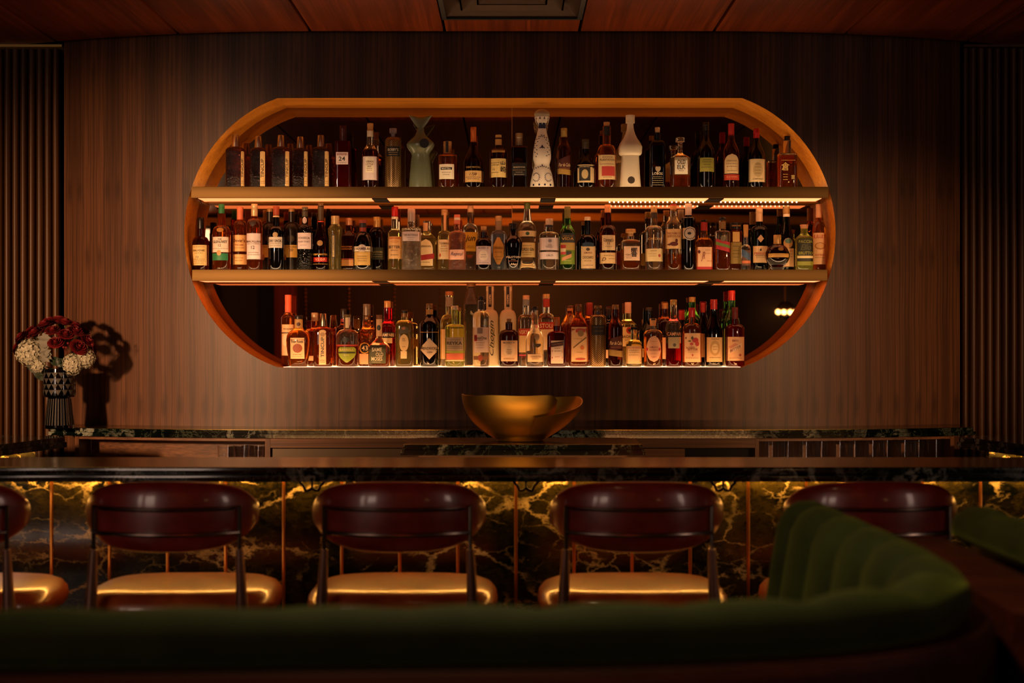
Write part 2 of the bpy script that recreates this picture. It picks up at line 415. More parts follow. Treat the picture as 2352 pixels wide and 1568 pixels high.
# bag hooks under the bar edge
for px, lab in ((717, 'black double bag hook under the bar, above the second full stool'), (1208, 'black double bag hook hanging in the open gap between two stools'), (1661, 'black double bag hook half hidden by a stool back next to the green booth')):
    d = 4.88; x = X(px, d); z = CT - .046
    m = MB().tube([(0, 0, 0), (0, 0, -.042)], .0042)
    for s in (-1, 1): m.tube([(0, 0, -.038)] + [(s * (.021 - .021 * math.cos(a)), -.004, -.036 - .012 * math.sin(a) + (.012 * (1 - math.cos(a)) if a > PI / 2 else 0)) for a in [PI * i / 10 for i in range(1, 11)]], .0048)
    m.box(-.012, .012, -.012, .012, -.0005, .0008)
    o = m.build('bag_hook', m_black, None, True); o.location = (x, d, z); tag(o, lab, 'hook', 'bag hooks under the bar')

# wings of the bar at both ends
def wing(s, lab):
    e = empty('bar_wing', (s * 2.0, 5.6, 0), lab, 'counter', 'wing counters at the ends of the bar')
    def poly(i, o): return [(s * (q[0] - 2.0), q[1] - 5.6) for q in i] + [(s * (q[0] - 2.0), q[1] - 5.6) for q in reversed(o)]
    ins = [(1.985, 5.08), (1.94, 5.69), (1.835, 6.165)]; ou = [(2.6, 5.08), (2.6, 5.7), (2.35, 6.4)]
    off = lambda L, d: [(x + d, y) for x, y in L]
    fx = (lambda p: p) if s > 0 else (lambda p: p[::-1])
    MB().prism(fx(poly(ins, ou)), CT - .0215, CT).build('upper_slab', m_slab, e)
    MB().prism(fx(poly(off(ins, -.008), ou)), CT - .044, CT - .0225).build('lower_slab', m_slab, e)
    MB().prism(fx([(s * (q[0] - 2.0), q[1] - 5.6) for q in ((1.905, 6.0), (2.5, 6.0), (2.5, 6.03), (1.905, 6.03))]), 0, CT - .045).build('end_panel', m_front, e)
    MB().prism(fx([(s * (q[0] - 2.0), q[1] - 5.6) for q in ((1.93, 5.965), (2.5, 5.965), (2.5, 5.973), (1.93, 5.973))]), CT - .0475, CT - .0455).build('light_strip', m_barled, e)
    i2 = [(2.10, 5.1), (2.07, 5.6), (2.04, 5.9)]; o2 = [(2.55, 5.1), (2.55, 5.6), (2.5, 5.9)]
    MB().prism(fx(poly(i2, o2)), 0, CT - .045).build('marble_side', m_front, e)
    MB().prism(fx(poly(off(i2, -.022), off(i2, -.016))), CT - .048, CT - .0455).build('light_strip', m_barled, e)
wing(-1, 'marble bar wing running back to the counter end with the flower vase')
wing(1, 'marble bar wing running back to the counter end above the second green booth')

# island slab with the bowl
isl = empty('service_island', (X(1201, 5.7), 5.9, 0), 'small raised marble island behind the bar that carries the brass bowl', 'island')
def rr(hx, hy, c):
    return [(-hx, -hy), (hx, -hy), (hx, hy - c), (hx - c, hy), (-hx + c, hy), (-hx, hy - c)]
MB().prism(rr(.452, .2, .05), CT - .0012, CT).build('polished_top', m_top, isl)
MB().prism(rr(.453, .201, .05), CT - .0205, CT - .0013).build('upper_slab', m_slab, isl)
MB().prism(rr(.464, .208, .055), CT - .0415, CT - .0212).build('lower_slab', m_slab, isl)
box('pedestal', (-.40, .40, -.12, .16, 0, CT - .0416), m_cab, isl)

# brass bowl: one sheet that wraps past itself like a shell
def bowl():
    T0, T1, NA, NH = math.radians(-76), math.radians(314), 110, 16
    inn, outr = [], []
    for i in range(NA + 1):
        t = T0 + (T1 - T0) * i / NA; u = i / NA; deg = math.degrees(t)
        sp = 1.045 - .15 * u                                     # spiral: the end lies inside the start
        if deg < 0: hh = .53 + .29 * ((deg + 76) / 76) ** 1.2
        elif deg < 25: hh = .82 + .10 * math.sin(deg / 25 * PI / 2)
        elif deg < 70: hh = .92 - .05 * (deg - 25) / 45
        elif deg < 180: hh = .87 + .12 * ((deg - 70) / 110) ** 1.5
        else: hh = .99 - .025 * math.sin((deg - 180) / 60 * PI) ** 2 * (1 if deg < 240 else .5)
        if u > .96: hh -= .10 * ((u - .96) / .04) ** 2; sp -= .05 * ((u - .96) / .04) ** 2
        for lst, th in ((outr, 0.0), (inn, .004)):
            row = []
            for j in range(NH + 1):
                h = (j / NH) ** 1.25 * hh; r = .243 * (1 - (1 - min(h, 1)) ** 2.3 * .66) * (1 + (sp - 1) * min(1, h * 1.6)) - th
                if deg > -5 and deg < 30 and h > .75: r += .006 * (h - .75) / .25
                row.append((r * math.cos(t), r * math.sin(t) * .82, .186 * h + (.004 if th and j == 0 else 0)))
            lst.append(row)
    m = MB(); L = NH + 1
    for lst, fl in ((outr, 0), (inn, 1)):
        v = [p for r in lst for p in r]; f = []
        for i in range(NA):
            for j in range(NH):
                q = (i * L + j, (i + 1) * L + j, (i + 1) * L + j + 1, i * L + j + 1); f.append(q[::-1] if fl else q)
        m.add(v, f)
    k = (NA + 1) * L
    for i in range(NA): m.f.append((i * L + NH, (i + 1) * L + NH, k + (i + 1) * L + NH, k + i * L + NH))
    for j in range(NH):
        for i in (0, NA): m.f.append((i * L + j, i * L + j + 1, k + i * L + j + 1, k + i * L + j))
    m.lathe([(1e-4, 0), (.088, 0), (.092, .003), (.088, .006), (1e-4, .006)], 40)
    return m
t = NT('spun_brass'); tc, x, y, z = t.xyz()
t.p(Base_Color=rgba('b8923c'), Metallic=1.0, Roughness=.42); t.bump(t.noise(t.vec(t.math('MULTIPLY', x, 4.0), t.math('MULTIPLY', y, 4.0), t.math('MULTIPLY', z, 300.0)), 1.0, 3), .08, .002)
bo = bowl().build('decorative_bowl', t.m, None, True, 50); bo.location = (X(1195, 5.88), 5.9, CT + .0006)
tag(bo, 'large wrapped brass bowl with an overlapping curled rim on the marble island', 'bowl')
# ------------------------------------------------------------------ bottles
def glassm(name, col, rough=.02, trans=1.0, ior=1.36, bumpy=0, cut=None, **kw):
    t = NT(name).p(Base_Color=rgba(col), Roughness=rough, Transmission_Weight=trans, IOR=ior)
    for k, v in kw.items(): t.set(t.b.inputs[k.replace('_', ' ')], v)
    if bumpy:
        tc, x, y, z = t.xyz()
        v = t.n('ShaderNodeTexVoronoi', {'Vector': tc, 'Scale': bumpy}, feature='F1').outputs['Distance']; t.bump(v, .6, .003)
    MC[name] = t.m; return t.m
GL = {
 'cl': glassm('clear_spirit', 'f8f2e0', trans=.985), 'ai': glassm('clear_glass', 'f4ecd8', trans=.98, ior=1.3),
 'am': glassm('amber_spirit', 'c4611c', trans=.95), 'da': glassm('dark_amber', '6e2a0a', trans=.95), 'or': glassm('orange_spirit', 'd07a22', trans=.95),
 'bk': mat('black_bottle_glass', '040303', .05), 'br': glassm('brown_glass', '3a1406', trans=.94),
 'gr': glassm('green_glass', '4f9a34', trans=.96), 'dg': glassm('dark_green_glass', '0d1c0a', trans=.9), 'ol': glassm('olive_bottle_glass', '3a3512', rough=.25, trans=.6),
 'rd': glassm('red_spirit', 'c01018', trans=.95), 'dr': glassm('dark_red_glass', '5e0a08', trans=.8), 'pk': glassm('rose_glass', 'e6a184', trans=.96, bumpy=160),
 'ye': glassm('pale_yellow_spirit', 'e0cf7e', trans=.95), 'yg': glassm('lime_tinted_glass', 'b9bf58', trans=.85), 'fr': glassm('frosted_glass', 'd8c9a4', rough=.55, trans=.35),
 'hm': glassm('hammered_glass', 'f4ead6', trans=.97, bumpy=140), 'hb': glassm('cut_amber', '5a2008', trans=.96, bumpy=170), 'hk': glassm('dimpled_black', '0a0806', .06, trans=.0, bumpy=130),
 'bl': glassm('blue_clear_glass', 'a9b6c8', trans=.9), 'ce': mat('celadon_glaze', '5f6650', .22), 'wh': mat('white_ceramic', 'dccfb4', .5), 'wg': mat('white_glaze', 'e2d8c8', .18),
 'mo': glassm('smoked_bottle', '1c130a', rough=.3, trans=.5),
}
def chev():
    t = NT('gold_chevron'); tc, x, y, z = t.xyz()
    v = t.math('FRACT', t.math('ADD', t.math('MULTIPLY', z, 105.0), t.math('MULTIPLY', t.math('PINGPONG', x, .0052), 190.0)))
    f = t.ramp(v, [(.52, '000000'), (.58, 'ffffff')])
    t.p(Base_Color=t.mix(f, '060403', 'a07a3c'), Metallic=t.math('MULTIPLY', f, .6), Roughness=.3); return t.m
GL['cv'] = chev()
SB = {1: 430, 2: 620, 3: 842}
ZSH = {1: Z(430, WALL), 2: Z(620, WALL), 3: ZB + .001}
def text_mesh(s, shear=0.0, bold=.012):
    c = bpy.data.curves.new('lettering', 'FONT'); c.body = s; c.resolution_u = 2; c.shear = shear; c.offset = bold
    o = bpy.data.objects.new('lettering', c); me = bpy.data.meshes.new_from_object(o)
    v = [tuple(p.co) for p in me.vertices]; f = [tuple(p.vertices) for p in me.polygons]
    bpy.data.objects.remove(o); bpy.data.curves.remove(c); bpy.data.meshes.remove(me)
    return v, f
NB = [0]
def B(sh, x, hw, yt, glass, label, s=(), cap=None, lab=(), txt=(), d=7.045, q=0, fill=None, prof=None, kind='liquor_bottle', top='ai', dep=None, ln=(), mk=()):
    """one bottle. pixel measures; s=(shoulder y, neck y, neck half width, curve); cap=(bottom y, half width, colour[, kind])"""
    sc = d / F; z0 = ZSH[sh]; cx = X(x, d)
    if sh == 3 and d < 7.0: pass
    h = lambda py: Z(py, d) - z0
    w = lambda p: p * sc
    R_ = w(hw)
    P = []
    if prof:
        P = [(h(y), w(r)) for y, r in prof]; P.sort(); nr = min(r for _, r in P)
        P = [(0.0, P[0][1] * .96)] + [p for p in P if p[0] > .004]
        ytop_r = P[-1][1]
    else:
        ysh, ynk, nhw, cv = s; nr = w(nhw); hs, hn = h(ysh), h(ynk)
        P = [(0.0, R_ * .9), (.0025, R_ * .975), (.007, R_)]
        if fill and h(fill) < hs: P.append((h(fill), R_))
        P.append((hs, R_))
        for k in range(1, 9):
            t = k / 8
            if cv == 'c': r = nr + (R_ - nr) * math.sqrt(max(0, 1 - t * t))
            elif cv == 's': r = nr + (R_ - nr) * (.5 + .5 * math.cos(PI * t))
            elif cv == 'f': r = nr + (R_ - nr) * (max(0, 1 - t ** 5)) ** .2
            elif cv == 'l': r = nr + (R_ - nr) * (1 - t)
            else: r = nr + (R_ - nr) * (1 - t ** 1.6)
            P.append((hs + (hn - hs) * t, max(r, nr)))
        he = h(cap[0]) + (.0 if len(cap) > 3 and cap[3] in 'kdb' else .0012) if cap else h(yt) - .002
        he = max(he, hn + .0005)
        P.append((he, nr))
    rmax = max(r for _, r in P); n0 = q if q else 2.0
    asp = dep if dep else (.8 if q else 1.0); cap_d = .058 / max(rmax, .001); asp = min(asp, cap_d)
    def rad(z):
        if cap and z >= h(cap[0]) and not (len(cap) > 3 and cap[3] in 'kdb'): return max(P[-1][1], w(cap[1]) * 1.03)
        if z <= P[0][0]: return P[0][1]
        for (a, ra), (b, rb) in zip(P, P[1:]):
            if z <= b: return ra + (rb - ra) * (z - a) / max(b - a, 1e-6)
        return P[-1][1]
    def sec(r):
        k = min(1, max(0, (r - nr * 1.15) / max(rmax - nr * 1.15, 1e-4))) if not prof or q else 1.0
        k = min(1, k * 2.2); return 2 + (n0 - 2) * k, (1 + (asp - 1) * k) if asp < 1 else asp ** k
    def front(xx, z, off):
        r = max(rad(z), 1e-4); n, a = sec(r); u = min(abs(xx) / r, .985)
        return (xx if abs(xx) < r * .985 else math.copysign(r * .985, xx), -r * a * (max(1 - u ** n, 0)) ** (1 / n) - off, z)
    e = empty(kind, (cx, d, z0), label, 'bottle', {1: 'bottles on the top shelf', 2: 'bottles on the middle shelf', 3: 'bottles on the niche sill'}[sh])
    SEG = 36; v = []; f = []; mi = []
    for z, r in P:
        n, a = sec(r)
        for k in range(SEG):
            t = 2 * PI * k / SEG; c, s_ = math.cos(t), math.sin(t); p = 2 / n
            v.append((math.copysign(abs(c) ** p, c) * r, math.copysign(abs(s_) ** p, s_) * r * a, z))
    hf = h(fill) if fill else 9
    for i in range(len(P) - 1):
        for k in range(SEG):
            f.append((i * SEG + k, i * SEG + (k + 1) % SEG, (i + 1) * SEG + (k + 1) % SEG, (i + 1) * SEG + k)); mi.append(1 if P[i][0] >= hf - 1e-5 else 0)
    f += [tuple(range(SEG))[::-1], tuple((len(P) - 1) * SEG + k for k in range(SEG))]; mi += [0, 1 if fill else 0]
    g = GL[glass]
    mesh('glass_body' if glass not in ('ce', 'wh', 'wg') else 'ceramic_body', v, f, [g, GL[top]], e, True, mi, 40)
    if cap:
        yb, chw, cc = cap[:3]; ck = cap[3] if len(cap) > 3 else ''
        z1, z2, cr = h(yb), h(yt), w(chw); cm = GL[cc] if cc in GL else (mat('cap_' + cc, cc, .32, .2) if ck != 'k' and ck != 'm' else mat('cap_matte_' + cc, cc, .6))
        H_ = z2 - z1
        if ck == 't': cm = mat('brushed_tin_' + cc, cc, .24, 1.0)
        if ck == 'k': pr = [(1e-4, z1 - .004), (cr * .8, z1 - .004), (cr * .86, z1), (cr, z2 - H_ * .12), (cr * .94, z2), (1e-4, z2)]
        elif ck == 'd': pr = [(1e-4, z1 - .003), (cr * .5, z1), (cr * .55, z1 + H_ * .38), (cr, z1 + H_ * .46), (cr, z2 - .003), (cr * .93, z2), (1e-4, z2)]
        elif ck == 'b': pr = [(max(1e-4, cr * math.sin(PI * i / 12)), z1 + H_ * (.5 - .5 * math.cos(PI * i / 12))) for i in range(13)]
        elif ck == 't': pr = [(1e-4, z1), (cr * 1.08, z1), (cr * 1.0, z1 + H_ * .3), (cr * .86, z2 - .002), (cr * .8, z2), (1e-4, z2)]
        elif ck == 'x': pr = [(1e-4, z1), (cr, z1), (cr, z1 + H_ * .55), (cr * 1.12, z1 + H_ * .56), (cr * 1.12, z1 + H_ * .64), (cr, z1 + H_ * .66), (cr, z2 - .0015), (cr * .93, z2), (1e-4, z2)]
        else: pr = [(1e-4, z1), (cr, z1), (cr * 1.01, z1 + H_ * .3), (cr * .97, z1 + H_ * .62), (cr * 1.02, z1 + H_ * .64), (cr, z2 - .0015), (cr * .94, z2), (1e-4, z2)]
        o = MB().lathe(pr, 24).build('stopper' if ck in ('k', 'd', 'b') else 'cap', cm, e, True)
    labs = []
    for i, L in enumerate(lab):
        y0, y1, xa, xb, c = L[:5]; k = L[5] if len(L) > 5 else 'r'; dy = L[6] if len(L) > 6 else 0
        za, zb = h(y1), h(y0); ua, ub = w(xa - x), w(xb - x); off = .0006 + .00035 * i
        nx, nz = 12, (4 if k == 'r' else 14); vv = []
        for j in range(nz + 1):
            t = j / nz; W_ = 1.0
            if k == 'e': W_ = math.sqrt(max(0, 1 - (2 * t - 1) ** 2))
            elif k == 'd': W_ = 1 - abs(2 * t - 1)
            elif k == 'a': W_ = 1.0 if t < .6 else math.sqrt(max(0, 1 - ((t - .6) / .4) ** 2))
            elif k == 's': W_ = (math.sin(min(1, t / .62) * PI / 2)) ** .8 if t < .9 else 1 - (t - .9) * 2
            elif k == 'h': W_ = min(1, .25 + 1.6 * min(t, 1 - t) * 1.6)
            for m_ in range(nx + 1):
                u = m_ / nx; xx = (ua + ub) / 2 + (u - .5) * (ub - ua) * W_; zz = za + (zb - za) * t - w(dy) * (u - .5)
                vv.append(front(xx, zz, off))
        ff = [(j * (nx + 1) + m_, j * (nx + 1) + m_ + 1, (j + 1) * (nx + 1) + m_ + 1, (j + 1) * (nx + 1) + m_) for j in range(nz) for m_ in range(nx)]
        nm = {'e': 'medallion', 'd': 'diamond_label', 'r': 'label', 'a': 'label', 's': 'shield_label', 'h': 'label'}[k]
        labs.append((xa, xb, y0, y1, mesh(nm, vv, ff, GL[c] if c in GL else paint(c), e, True)))
    def host(px, py):
        best = None
        for a, b, c0, c1, o in labs:
            if a <= px <= b and c0 <= py <= c1: best = o
        return best
    for T in txt:
        st, tx, ty, tw, th, c = T[:6]; op = T[6] if len(T) > 6 else ''
        key = (st, 'i' in op); vv, ff = TX.get(key) or TX.setdefault(key, text_mesh(st, .35 if 'i' in op else 0.0, .0 if 'n' in op else .012))
        x0, x1 = min(p[0] for p in vv), max(p[0] for p in vv); y0, y1 = min(p[1] for p in vv), max(p[1] for p in vv)
        out = []; slope = math.radians(T[7]) if len(T) > 7 else 0
        for p in vv:
            a, b = (p[0] - x0) / (x1 - x0) - .5, (p[1] - y0) / (y1 - y0) - .5
            if 'v' in op: dx, dz = -b * tw, a * th          # reads upwards; tw/th stay the box on the bottle
            else: dx, dz = a * tw, b * th
            dz += dx * math.tan(slope)
            out.append(front(w(tx - x + dx), h(ty) + w(dz), .0012 + .00035 * len(lab)))
        mesh('lettering', out, ff, paint(c, .5), host(tx, ty) or e)
    for L in ln:            # fine print, too small to read: (y, x0, x1, colour)
        y, xa, xb, c = L; m = MB(); r_ = random.Random(y)
        p = xa
        while p < xb:
            q_ = min(xb, p + r_.uniform(1.5, 4.5))
            pts = [front(w(a - x), h(b), .0012 + .00035 * len(lab)) for a, b in ((p, y + .55), (q_, y + .55), (q_, y - .55), (p, y - .55))]
            m.add(pts, [(0, 1, 2, 3)]); p = q_ + .9
        m.build('fine_print', paint(c, .6), host((xa + xb) / 2, y) or e)
    if mk:                  # small painted leaves: (x, y, rx, ry, angle)
        m = MB()
        for (a, b, rx, ry, an) in mk[1]:
            pts = [front(w(a - x), h(b), .0012)]
            for k in range(8):
                t = 2 * PI * k / 8; ca, sa = math.cos(an), math.sin(an); ex, ey = rx * math.cos(t), ry * math.sin(t)
                pts.append(front(w(a - x + ex * ca - ey * sa), h(b) + w(ex * sa + ey * ca), .0012))
            m.add(pts, [(0, 1 + k, 1 + (k + 1) % 8) for k in range(8)])
        m.build('painted_pattern', paint(mk[0], .3), e)
    return e
TX = {}
CR, PK, MV, TN, GD, RDD, BK_ = 'eadfc4', 'e8c9a8', 'd5c3c0', 'c9a468', 'caa050', '9c1a14', '0a0807'
# ---- top shelf
for i, (x, hw, yt, cb, sh, lx0, lx1, w_) in enumerate([(541, 22, 309.6, 338, 348, 556.5, 562.6, 'slim amber bottle with upright cream strip label, standing closest to the curved frame'),
    (593.5, 18.5, 313, 340, 350, 600, 610.5, 'second slim strip-labelled amber bottle counting from the curved frame'),
    (645.5, 21.5, 311, 338, 348, 658, 666, 'third slim strip-labelled amber bottle, the middle one of five alike'),
    (690, 19, 314.5, 341, 351, 700.5, 708, 'fourth slim strip-labelled amber bottle counting from the curved frame'),
    (737, 20.5, 311, 338, 348, 748, 756.5, 'fifth slim strip-labelled amber bottle, next to the square red bottle')]):
    B(1, x, hw, yt, 'hb', w_, (sh, cb, 9.5, 'c'), (cb, 8.5, 'cdbfae', 't'), [(350, 429, lx0, lx1, TN), (349, 354, lx0, lx1, TN, 'e')],
      [('TINCUP', (lx0 + lx1) / 2 - .3, 388, (lx1 - lx0) * .66, 43, '241408', 'v')], q=4, ln=[(418, lx0 + 1, lx1 - 1, '6a5030'), (422, lx0 + 1, lx1 - 1, '6a5030')])
B(1, 788, 18, 289, 'dr', 'square dark red bottle with a small white square label, on the top shelf', (330, 324, 9, 'f'), (324, 8, '3a0a08'), [(351, 379, 773.5, 801, MV)],
  [('BEEFEATER', 787, 356, 23, 5, '7a1410'), ('24', 787, 366, 15, 10, '0a0808')], q=6, ln=[(375, 777, 797, '6a5a58')], d=7.05)
B(1, 850.5, 18.7, 283.5, 'da', 'amber whisky bottle with cork top and double white label beside the chevron bottle', (352, 330, 8, 's'), (299, 7.3, 'b9854a', 'k'), [(361, 415, 832.5, 868.5, MV), (363, 398, 841, 860, CR), (301, 315, 843.5, 857.5, 'c9bca4')],
  [('OBAN', 850.5, 373, 17, 4.5, '5a1c10'), ('LITTLE', 850.5, 379, 17, 3.5, '5a1c10'), ('BAY', 850.5, 384, 9, 3.5, '5a1c10')], ln=[(389, 844, 857, '6a5a50'), (393, 845, 856, '9a3a20')], fill=346)
B(1, 903, 18.5, 295, 'cv', 'black bottle covered in gold chevrons with a black name plate, on the top shelf', (326, 315, 8, 'c'), (315, 8.5, '8a7f86', 'd'), [(338, 361, 889, 920.5, BK_)],
  [('BOBBY\'S', 904, 345.5, 24, 6, 'cdbfa8')], ln=[(352, 894, 914, 'b49a70'), (357, 894, 914, 'b49a70')])
def whale():
    e = B(1, 966, 26, 330, 'ce', 'celadon green ceramic bottle shaped like a whale tail, with a black disc', prof=[(430, 26.5), (419, 26.2), (395, 24.5), (370, 22), (357, 20), (350, 22.5), (341, 29), (333, 32.3), (328, 31), (320, 22), (312, 13), (303, 8.8), (293, 7.2), (288, 8)], kind='ceramic_bottle', dep=.72)
    s = 7.045 / F; m = MB(); n = 24; L = []; z0 = ZSH[1]
    for i in range(n + 1):              # the tail fin: a swept crescent
        t = i / n; hh = Z(293 - 27 * t, 7.045) - z0; wd = (7 + 19.5 * t ** .85) * s; th = (6.5 - 2.8 * t) * s
        L.append([(wd * math.copysign(abs(math.cos(a)) ** .8, math.cos(a)), th * math.sin(a), hh + (.020 * t * t * (abs(math.cos(a)) ** 1.6) - .016 * t * t)) for a in [2 * PI * k / 36 for k in range(36)]])
    v = [p for r in L for p in r]; f = [(i * 36 + k, i * 36 + (k + 1) % 36, (i + 1) * 36 + (k + 1) % 36, (i + 1) * 36 + k) for i in range(n) for k in range(36)] + [tuple(range(36))[::-1]]
    c = len(v); v.append((0, 0, sum(p[2] for p in L[-1]) / 36 - .004)); f += [(n * 36 + k, n * 36 + (k + 1) % 36, c) for k in range(36)]
    mesh('tail_fin', v, f, GL['ce'], e, True, None, 60)
    o = MB().lathe([(1e-4, 0), (10.7 * s, 0), (10.7 * s, .004), (1e-4, .004)], 28).build('disc', mat('black_disc', '0b0a08', .4), e, True)
    o.rotation_euler = (PI / 2, 0, 0); o.location = ((976 - 966) * s, -.046, Z(332, 7.045) - z0)
whale()
B(1, 1028, 21.5, 325, 'am', 'wide amber cognac bottle with square white label and black band, next to the whale tail', (361, 355, 11.5, 'f'), (354, 9.6, 'b4824a'), [(379, 413, 1009.5, 1043.5, CR), (386, 392, 1013, 1039, BK_), (326, 351, 1024, 1030.5, BK_)],
  [('MARTELL', 1026, 389, 21, 3.6, CR)], ln=[(398, 1016, 1036, '5a4a40'), (403, 1018, 1034, '5a4a40')], top='da', fill=361)
B(1, 1087.5, 22.5, 292, 'br', 'dark bell shaped cognac bottle with copper neck and broad tan label', (376, 330, 7.5, 's'), (327, 6.6, 'c0601c'), [(394, 420, 1065.5, 1109.5, TN)],
  [('1738', 1087.5, 402, 17, 6, '4a2410', 'i'), ('REMY MARTIN', 1087, 386, 31, 3.6, 'b08a48')], ln=[(409, 1070, 1105, '5a3a1c'), (413, 1074, 1101, '5a3a1c')])
B(1, 1145, 20, 310, 'da', 'dark whisky bottle with gold cap and cream label bearing two brushed characters', (352, 341, 8, 'c'), (317, 7, 'c8a25a'), [(366, 409, 1125.5, 1164.5, 'd9bd78'), (320, 334, 1137.5, 1152.5, 'b98a48'), (346, 352, 1130, 1160, 'b98a48')],
  [('山', 1155, 376, 10, 9, '120c08'), ('崎', 1156, 391, 12, 14, '120c08'), ('12', 1134, 391, 5, 4, '4a341c')], ln=[(376, 1129, 1147, '5a4428'), (381, 1129, 1147, '5a4428'), (398, 1129, 1146, '5a4428')])
B(1, 1192.5, 18.5, 306, 'br', 'square black whiskey bottle with pewter cap, printed in white, beside the mirror joint', (340, 336, 9.5, 'f'), (335, 8.2, '9a8462'), [(376, 405, 1176, 1209, '0c0908')],
  [('BARDSTOWN', 1192.5, 385.5, 26, 3.6, 'b9a88a')], q=6, ln=[(392, 1178, 1207, 'a88a50'), (397, 1184, 1201, 'b9a88a'), (402, 1181, 1204, 'b9a88a')])
lf = []
for k in range(26):
    t = -2.2 + 4.4 * k / 25; cx_, cy_ = 1245 + 17 * math.sin(t) * (1 - .25 * (k % 2)), 337 - 31 * math.cos(t) * (1.0 - .08 * (k % 2)) * 1.0
    lf.append((cx_, cy_ + 6, 2.1, .95, t + 1.0))
for sx in (-1, 1):
    for k in range(14):
        t = .6 + 5.0 * k / 13; lf.append((1245 + sx * (14 + 7.5 * math.cos(t)), 409 - 9.5 * math.sin(t), 1.8, .85, t * sx))
    for k in range(4): lf.append((1245 + sx * (4 + 5 * k), 384 + k * 1.6, 2.2, 1.0, .5 * sx))
lf += [(1245, 339, 2, 4.5, 0), (1241.5, 341, 3.2, 1.3, .6), (1248.5, 341, 3.2, 1.3, -.6), (1245, 382, 1.4, 3.4, 0)]
lf += [(1245 + dx, 426.5, 2.2, 2.6, 0) for dx in (-20, -7, 6, 19)]
B(1, 1245, 28, 250.5, 'wg', 'white glazed gourd shaped decanter painted with blue leaves, silver ball stopper on top', prof=[(430, 28), (420, 27), (400, 23), (388, 19.5), (379, 17.2), (374, 18.4), (366, 20.6), (357, 21), (345, 20), (325, 16.5), (308, 12), (298, 9.6), (291, 9.4), (283, 10.2), (275, 14)], kind='ceramic_bottle',
  cap=(274, 18.2, '9c8c74', 'b'), lab=[(283, 296, 1235.5, 1254.5, '10183c')], mk=('141c40', lf), d=7.04)
o = MB()
for k in range(10):
    a = 2 * PI * k / 10; s = 7.04 / F; h0 = Z(269, 7.04) - ZSH[1]
    p = lambda r, da, zz: (r * s * math.sin(a + da), -r * s * math.cos(a + da), h0 - zz * s)
    o.add([p(17.5, -.29, 0), p(17.5, .29, 0), p(15.5, .12, 10), p(12.2, 0, 19), p(15.5, -.12, 10)], [(0, 1, 2, 3, 4)])
o.build('petal_collar', GL['wg'], bpy.data.objects['ceramic_bottle.001'])
B(1, 1295.5, 16.5, 294.5, 'da', 'slim rum bottle with brown diagonal label and cursive name, on the top shelf', (345, 322, 8, 's'), (316, 7.2, 'b89a50'), [(363, 396, 1279.5, 1311.5, '4a1810', 'r', -14), (390, 402, 1279.5, 1311.5, 'a8863c', 'r', 3)],
  [('Flor de Caña', 1296, 380, 27, 8, 'e0c79a', 'i')], ln=[(388, 1284, 1308, '9a6a3c')])
B(1, 1345, 22.5, 320, 'bk', 'squat black rum bottle with a portrait panel on its cream label', (384, 350, 8, 's'), (343, 8, '4a4030'), [(380, 421, 1326, 1367, 'cfb98a'), (382.5, 417, 1329.5, 1355, '23201a'), (391, 413, 1335, 1350, 'bfa878', 'e')],
  [('DIPLOMATICO', 1342, 385, 22, 2.6, 'cfb98a')], d=7.05)
B(1, 1393.5, 22, 280.6, 'am', 'amber rum bottle with black neck sleeve and a red panel on its cream label', (358, 332, 9.5, 'c'), (290, 7.5, 'c08d50', 'k'), [(358, 414, 1374, 1414.5, 'dcc08c'), (384, 406, 1381, 1411, 'b83a30'), (291, 312, 1386.5, 1400.5, '0b0907')],
  [('PLANTATION', 1394, 369.5, 34, 5, '3a2416')], ln=[(363, 1382, 1406, '5a402a'), (379, 1378, 1410, '5a402a'), (409, 1384, 1405, '5a402a')])
B(1, 1447.5, 27, 264.6, 'wh', 'tall white ceramic bottle with flared stopper, block shoulders and a dark round seal', prof=[(430, 24.3), (400, 22.2), (358, 20), (355, 25), (352, 26.5), (338, 27.3), (330, 24), (318, 16), (308, 11.5), (298, 8.3), (285, 7.2), (283.5, 7)], kind='ceramic_bottle',
  cap=(283, 10.6, 'wh', 'fl'), lab=[(407, 424, 1440, 1456.5, '3a2f22', 'e')], q=2.8, dep=.9)
B(1, 1510, 18, 292.6, 'bk', 'glossy black bottle with white crest lettering and a pale cork', (336, 322, 7, 'c'), (305, 6, 'cba677', 'k'), [(384, 397, 1504, 1516, 'a8967a', 's')],
  [('LOBOS', 1509, 400, 23, 6, 'd8c8a8')], ln=[(407, 1499, 1520, 'b9a482'), (411, 1497, 1522, 'b9a482'), (416, 1498, 1521, 'b9a482'), (421, 1497, 1522, 'b9a482'), (426, 1496, 1524, 'b9a482')], q=5)
B(1, 1562, 22.8, 316, 'am', 'clear decanter with cut stopper and bold black words on a cream label', (366, 350, 5.5, 's'), (334, 10.5, 'hm', 'd'), [(363.5, 402, 1548, 1577.5, CR)],
  [('OLD', 1563, 374, 19, 9.5, '0c0806'), ('ELK', 1563, 385.5, 19, 9.5, '0c0806')], q=5, fill=403, ln=[(394, 1557, 1568, '4a3a2c')])
B(1, 1621.5, 19.5, 281, 'bk', 'black wine shaped bottle with dim neck and a yellow green label', (352, 312, 6.5, 's'), (300, 7.5, '1c1812'), [(364, 396, 1606, 1638.5, '8f8a36')], (), ln=[(369, 1612, 1632, '3a3812'), (374, 1611, 1633, '3a3812'), (380, 1614, 1630, '3a3812'), (386, 1609, 1635, '3a3812')])
